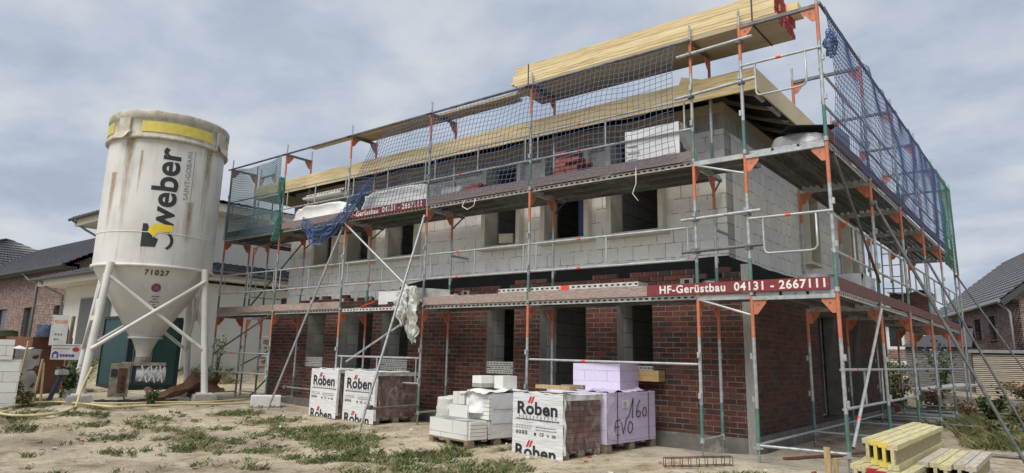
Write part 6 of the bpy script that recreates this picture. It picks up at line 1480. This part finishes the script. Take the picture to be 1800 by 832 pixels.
def brick_house_right():
    rz = R(17)
    ox, oy = 2.48, 24.6
    t = thing('brick_house', 'red-brown brick house with a grey tiled roof and two narrow windows at the right edge', 'house', (ox, oy, .45), rz)
    # local: long wall runs along +y at x=0 facing -x ; gable faces -y
    L_, W, H = 17, 9, 3.5
    wins = [(2.4, 3.5), (4.8, 6.0)]
    b = MB(); holed_wall(b, 0, L_, -.3, H, [(a, c, 2.02, 3.02) for a, c in wins], 0, .3, 'neighbour_brick', 'neighbour_brick_dark', 'y'); b.local('wall', t)
    b = MB(); b.add([(0.002, 0, -.3), (W, 0, -.3), (W, 0, H), (W / 2, 0, H + 3.6), (0.002, 0, H)], [(0, 1, 2, 3, 4)], 'neighbour_brick'); b.add([(0, L_, -.3), (W, L_, -.3), (W, L_, H), (W / 2, L_, H + 3.6), (0, L_, H)], [(4, 3, 2, 1, 0)], 'neighbour_brick'); b.local('gable', t)
    for a, c in wins:
        b = MB(); b.box(.14, .20, a, c, 2.02, 3.02, 'anthracite'); w_ = b.local('window', t); b = MB(); b.box(.13, .138, a + .08, c - .08, 2.08, 2.96, 'glass'); b.local('pane', w_)
        b = MB(); b.box(-.04, .14, a - .05, c + .05, 1.96, 2.015, 'neighbour_brick'); b.local('sill', w_)
    b = MB(); tiled_plane(b, (-.35, L_ + .3, H - .05), (-.35, -.25, H - .05), (W / 2, -.25, H + 3.75), (W / 2, L_ + .3, H + 3.75), 'roof_grey', 60, 18, th=.06); tiled_plane(b, (W + .35, -.25, H - .05), (W + .35, L_ + .3, H - .05), (W / 2, L_ + .3, H + 3.75), (W / 2, -.25, H + 3.75), 'roof_grey', 30, 10, th=.06); b.local('roof', t)
    b = MB(); b.bar((-.35, -.27, H - .15), (W / 2, -.27, H + 3.65), .04, .22, 'anthracite'); b.bar((W + .35, -.27, H - .15), (W / 2, -.27, H + 3.65), .04, .22, 'anthracite'); b.local('verge_board', t)
    b = MB(); b.tube((-.42, -.27, H - .06), (-.42, L_ + .3, H - .06), .07, 'zinc', 8); b.local('gutter', t)
    b = MB(); b.path([(-.40, .05, H - .1), (-.15, .0, H - .35), (-.06, -.06, H - .5), (-.06, -.06, .2)], .05, 'zinc', 8); b.local('downpipe', t)
brick_house_right()
def shed():
    t = thing('clad_garage', 'low flat-roofed garage clad in thin horizontal wooden slats at the right', 'garage', (2.4, 20, .4))
    b = MB(); b.box(1.62, 6.5, 18.2, 22.6, .2, 1.72, 'anthracite'); b.build('core', t)
    b = MB(); z = .35; g = random.Random(8)
    while z < 1.66: b.box(1.60, 6.5, 18.155, 18.19, z, z + g.uniform(.034, .044), 'slat_wood'); z += .062
    z = .35
    b.build('slat_cladding', t)
    b = MB(); z = .35
    while z < 1.66: b.box(1.575, 1.61, 18.2, 22.6, z, z + .04, 'slat_grey'); z += .062
    b.build('slat_cladding', t)
    b = MB(); b.box(1.5, 6.6, 18.08, 22.7, 1.74, 1.84, 'zinc'); b.build('roof', t)
shed()
def rear_house():
    t = thing('rear_house', 'brick house with white-framed windows glimpsed between the scaffold posts', 'house', (-2.6, 25, .4))
    wins = [(-1.62, -.95, 1.9, 2.9), (-.30, .28, 2.0, 2.7), (-2.2, -.8, .75, 1.45)]
    b = MB(); holed_wall(b, -9.5, .62, .2, 3.0, [w_ for w_ in wins[:2]] , 22.0, 22.3, 'neighbour_brick', 'neighbour_brick_dark'); b.build('wall', t)
    b = MB(); b.box(.30, .618, 22.302, 29, .2, 3.0, 'neighbour_brick'); b.box(-9.5, -9.2, 22.302, 29, .2, 3.0, 'neighbour_brick'); b.build('wall', t)
    for (a, c, z0, z1) in wins:
        b = MB(); y0 = 22.1 if z0 > 1 else 21.95; b.box(a, c, y0, y0 + .04, z0, z1, 'letter_white'); w_ = b.build('window', t); b = MB(); b.box(a + .12, c - .12, y0 - .004, y0 - .001, z0 + .12, z1 - .12, 'glass' if z0 < 1.95 and z0 > 1 else 'grey_film'); b.build('pane', w_)
    b = MB(); b.box(-9.6, .72, 21.9, 29.1, 3.003, 3.10, 'anthracite'); b.build('roof', t)
rear_house()
def small_garage():
    t = thing('grey_shed', 'grey slatted shed with a dark roof behind the far scaffold posts', 'shed', (.6, 19.5, .4))
    b = MB(); b.box(-.55, 1.42, 19.6, 21.2, .2, 1.95, 'anthracite'); b.build('core', t)
    b = MB(); z = .4
    while z < 1.9: b.box(-.57, 1.44, 19.555, 19.59, z, z + .07, 'slat_grey'); z += .085
    b.build('slat_cladding', t)
    b = MB(); b.add([(-.7, 19.4, 1.95), (1.5, 19.4, 1.95), (1.5, 20.6, 2.65), (.5, 20.6, 2.65)], [(0, 1, 2, 3)], 'anthracite'); b.add([(-.7, 21.4, 1.94), (1.5, 21.4, 1.94), (1.5, 20.6, 2.64), (.5, 20.6, 2.64)], [(3, 2, 1, 0)], 'anthracite'); b.build('roof', t)
small_garage()
b = MB(); pts = [(.2, 15.6), (1.2, 15.2), (2.4, 14.8), (3.6, 14.5), (5.2, 14.3)]
for (x0, y0), (x1, y1) in zip(pts, pts[1:]): b.bar((x0, y0, gz(x0, y0) + .12), (x1, y1, gz(x1, y1) + .12), .10, .5, 'concrete')
tag(b.build('garden_kerb', loc=(2.4, 14.8, 0)), 'low pale concrete garden edging in front of the slatted garage', 'edging')
b = MB(); b.bar((.3, 15.5, .55), (1.6, 16.6, .75), .9, .05, 'board_grey'); tag(b.build('garden_slab', loc=(1, 16, .4)), 'tilted grey slab in the weedy garden beyond the scaffold', 'slab')
b = MB(); b.box(-.6, .35, 12.2, 12.5, gz(0, 12.2), gz(0, 12.2) + .22, 'rustwood'); b.box(-.3, .2, 12.15, 12.3, .2, .35, 'end_red'); tag(b.build('wood_scrap', loc=(0, 12.3, 0)), 'dark red timber scraps lying behind the last scaffold posts', 'timber')
b = MB(); X = Matrix.Translation((1.35, 11.3, .04)); b.box(-.9, .5, -.5, .5, 0, .05, 'concrete', X=X); tag(b.build('paving_slab', loc=(1.3, 11.3, 0)), 'grey concrete slab on the ground near the far end of the scaffold', 'slab')

# ------------------------------------------------------------------ plants
def plant(x, y, h, r, n, mats, label, cat, seed, group=None, leaf=.05, stems=5, flower=None):
    g = random.Random(seed); z0 = gz(x, y); t = thing('weed_plant' if cat == 'weed' else 'garden_shrub', label, cat, (x, y, z0), 0, group)
    st = MB(); lf = MB(); V = {m: ([], []) for m in mats}
    if flower: V[flower] = ([], [])
    tips = []
    for k in range(stems):
        a = g.uniform(0, 2 * PI); rr = r * g.uniform(.15, 1); q = Vector((math.cos(a) * rr, math.sin(a) * rr, h * g.uniform(.6, 1.0)))
        mid = Vector((q.x * .35, q.y * .35, q.z * .55)); st.path([(q.x * .05, q.y * .05, 0), mid, q], .006 + .004 * h, mats[0], 4); tips.append((mid, q))
    for i in range(n):
        mid, q = g.choice(tips); f = g.random()
        p = (Vector((0, 0, 0)).lerp(mid, f * 2) if f < .5 else mid.lerp(q, (f - .5) * 2)) if g.random() < .8 else q * g.uniform(.6, 1.05)
        p = p + Vector((g.gauss(0, r * .17), g.gauss(0, r * .17), g.gauss(0, h * .06))); p.z = max(p.z, .01)
        d = Vector((g.gauss(0, 1), g.gauss(0, 1), g.gauss(.2, .6))).normalized(); s = d.orthogonal().normalized(); s = Matrix.Rotation(g.uniform(0, 6.28), 3, d) @ s
        ln = leaf * g.uniform(.6, 1.4); wd = ln * g.uniform(.25, .42); m = g.choice(mats)
        if flower and f > .8 and g.random() < .5: m = flower
        v, F_ = V[m]; o = len(v); v.extend([p, p + d * ln * .5 + s * wd, p + d * ln, p + d * ln * .5 - s * wd]); F_.append((o, o + 1, o + 2, o + 3))
    for m, (v, F_) in V.items():
        if v: lf.add(v, F_, m)
    st.local('stems', t); lf.local('leaves', t)
W_ = 'weeds'
for i, (x, y, h, r, n, ms, lab) in enumerate([
    (-12.9, -4.6, .75, .35, 420, ['leaf_dry', 'leaf'], 'tall dry weed in front of the stakes, against the lower white blocks'),
    (-13.3, -4.35, .55, .35, 420, ['leaf', 'leaf_dry'], 'green weed clump right at the foot of the tallest stake'),
    (-12.5, -4.85, .5, .35, 420, ['leaf', 'leaf_dark'], 'green weed growing at the base of the lower white blocks'),
    (-12.2, -4.4, .35, .3, 300, ['leaf_dry', 'leaf'], 'low sparse weed between the hose loop and the white blocks'),
    (-11.35, -2.35, .36, .22, 260, ['leaf_dark', 'leaf'], 'small leafy green plant under the silo between its front legs'),
    (-14.6, -2.8, .75, .5, 500, ['leaf', 'leaf_dark'], 'green weeds in front of the sign post'),
    (-18.2, -2.9, .8, .6, 500, ['leaf', 'leaf_dark'], 'green weeds beside the rust-brown crate'),
    (-18.6, -1.55, .8, .4, 500, ['leaf_dark', 'leaf'], 'dark green bush behind the sign post, left of the container'),
    (-20.2, -1.9, 1.0, .6, 600, ['leaf_dark', 'leaf'], 'bush against the white house under the two signs'),
    (-20.4, 4.0, 1.6, .25, 160, ['leaf', 'leaf_dry'], 'tall thin weed standing against the shaded white wall'),
    (-21.0, -3.6, 1.5, .8, 600, ['leaf', 'leaf_dark'], 'leafy bush above the crate in front of the brick house'),
    (-23.0, -6.4, 1.4, 1.0, 700, ['leaf_dry', 'leaf_rust', 'leaf'], 'reddish dry bush at the far left behind the white blocks'),
    (-11.3, 1.7, .45, .5, 420, ['leaf_dark', 'leaf'], 'grassy weed by the left corner of the brick wall'),
    (2.6, 9.6, .75, .30, 600, ['leaf_dark', 'leaf'], 'big dark green bush behind the raking shores'),
    (3.15, 8.6, .5, .5, 500, ['leaf_dry', 'leaf'], 'low dry weed in front of the big dark green bush'),
    (3.1, 10.6, .55, .5, 380, ['leaf_rust', 'leaf_dry'], 'rust-coloured weeds to the right of the big dark green bush'),
    (2.0, 11.6, .55, .5, 380, ['leaf_dry', 'leaf_rust'], 'dry brown weeds directly left of the big dark green bush'),
    (1.0, 13.8, .7, .6, 420, ['leaf_rust', 'leaf_dry'], 'rust-brown weeds beyond the last scaffold frame'),
    (0.0, 14.2, .9, .6, 600, ['leaf_dry', 'leaf'], 'dry weeds behind the dark red timber scraps'),
    (-1.0, 14.6, 1.0, .7, 600, ['leaf', 'leaf_dry'], 'green weeds seen through the scaffold beside the side wall'),
    (2.9, 6.6, .3, .3, 240, ['leaf', 'leaf_dry'], 'small weed on the sand right of the beam stacks')]):
    plant(x, y, h, r, n, ms, lab, 'weed', 100 + i, W_, leaf=.07 if h < .6 else .09)
plant(.75, 17.6, 1.7, .55, 520, ['leaf', 'leaf_dark'], 'tall garden shrub with blue flowers in front of the grey slatted shed', 'shrub', 201, 'garden shrubs', .11, 9, 'bloom_violet')
plant(2.9, 16.6, .5, .6, 380, ['leaf', 'leaf_dry'], 'low shrub with pinkish flowers in front of the slatted garage', 'shrub', 202, 'garden shrubs', .10, 9, 'bloom')
plant(3.9, 16.2, .45, .6, 320, ['leaf', 'leaf_rust'], 'reddish low shrub at the right end of the slatted garage', 'shrub', 203, 'garden shrubs', .10, 8, 'bloom')
plant(-.8, 18.4, 1.1, .8, 900, ['leaf', 'leaf_dry'], 'yellow-green garden shrub under the window of the rear house', 'shrub', 204, 'garden shrubs', .10, 8)
plant(-2.4, 17.5, 1.2, .9, 800, ['leaf_dry', 'leaf'], 'dry garden shrub left of the yellow-green one', 'shrub', 205, 'garden shrubs', .10, 8)

for o in list(bpy.data.objects):
    if '_o' in o: del o['_o']
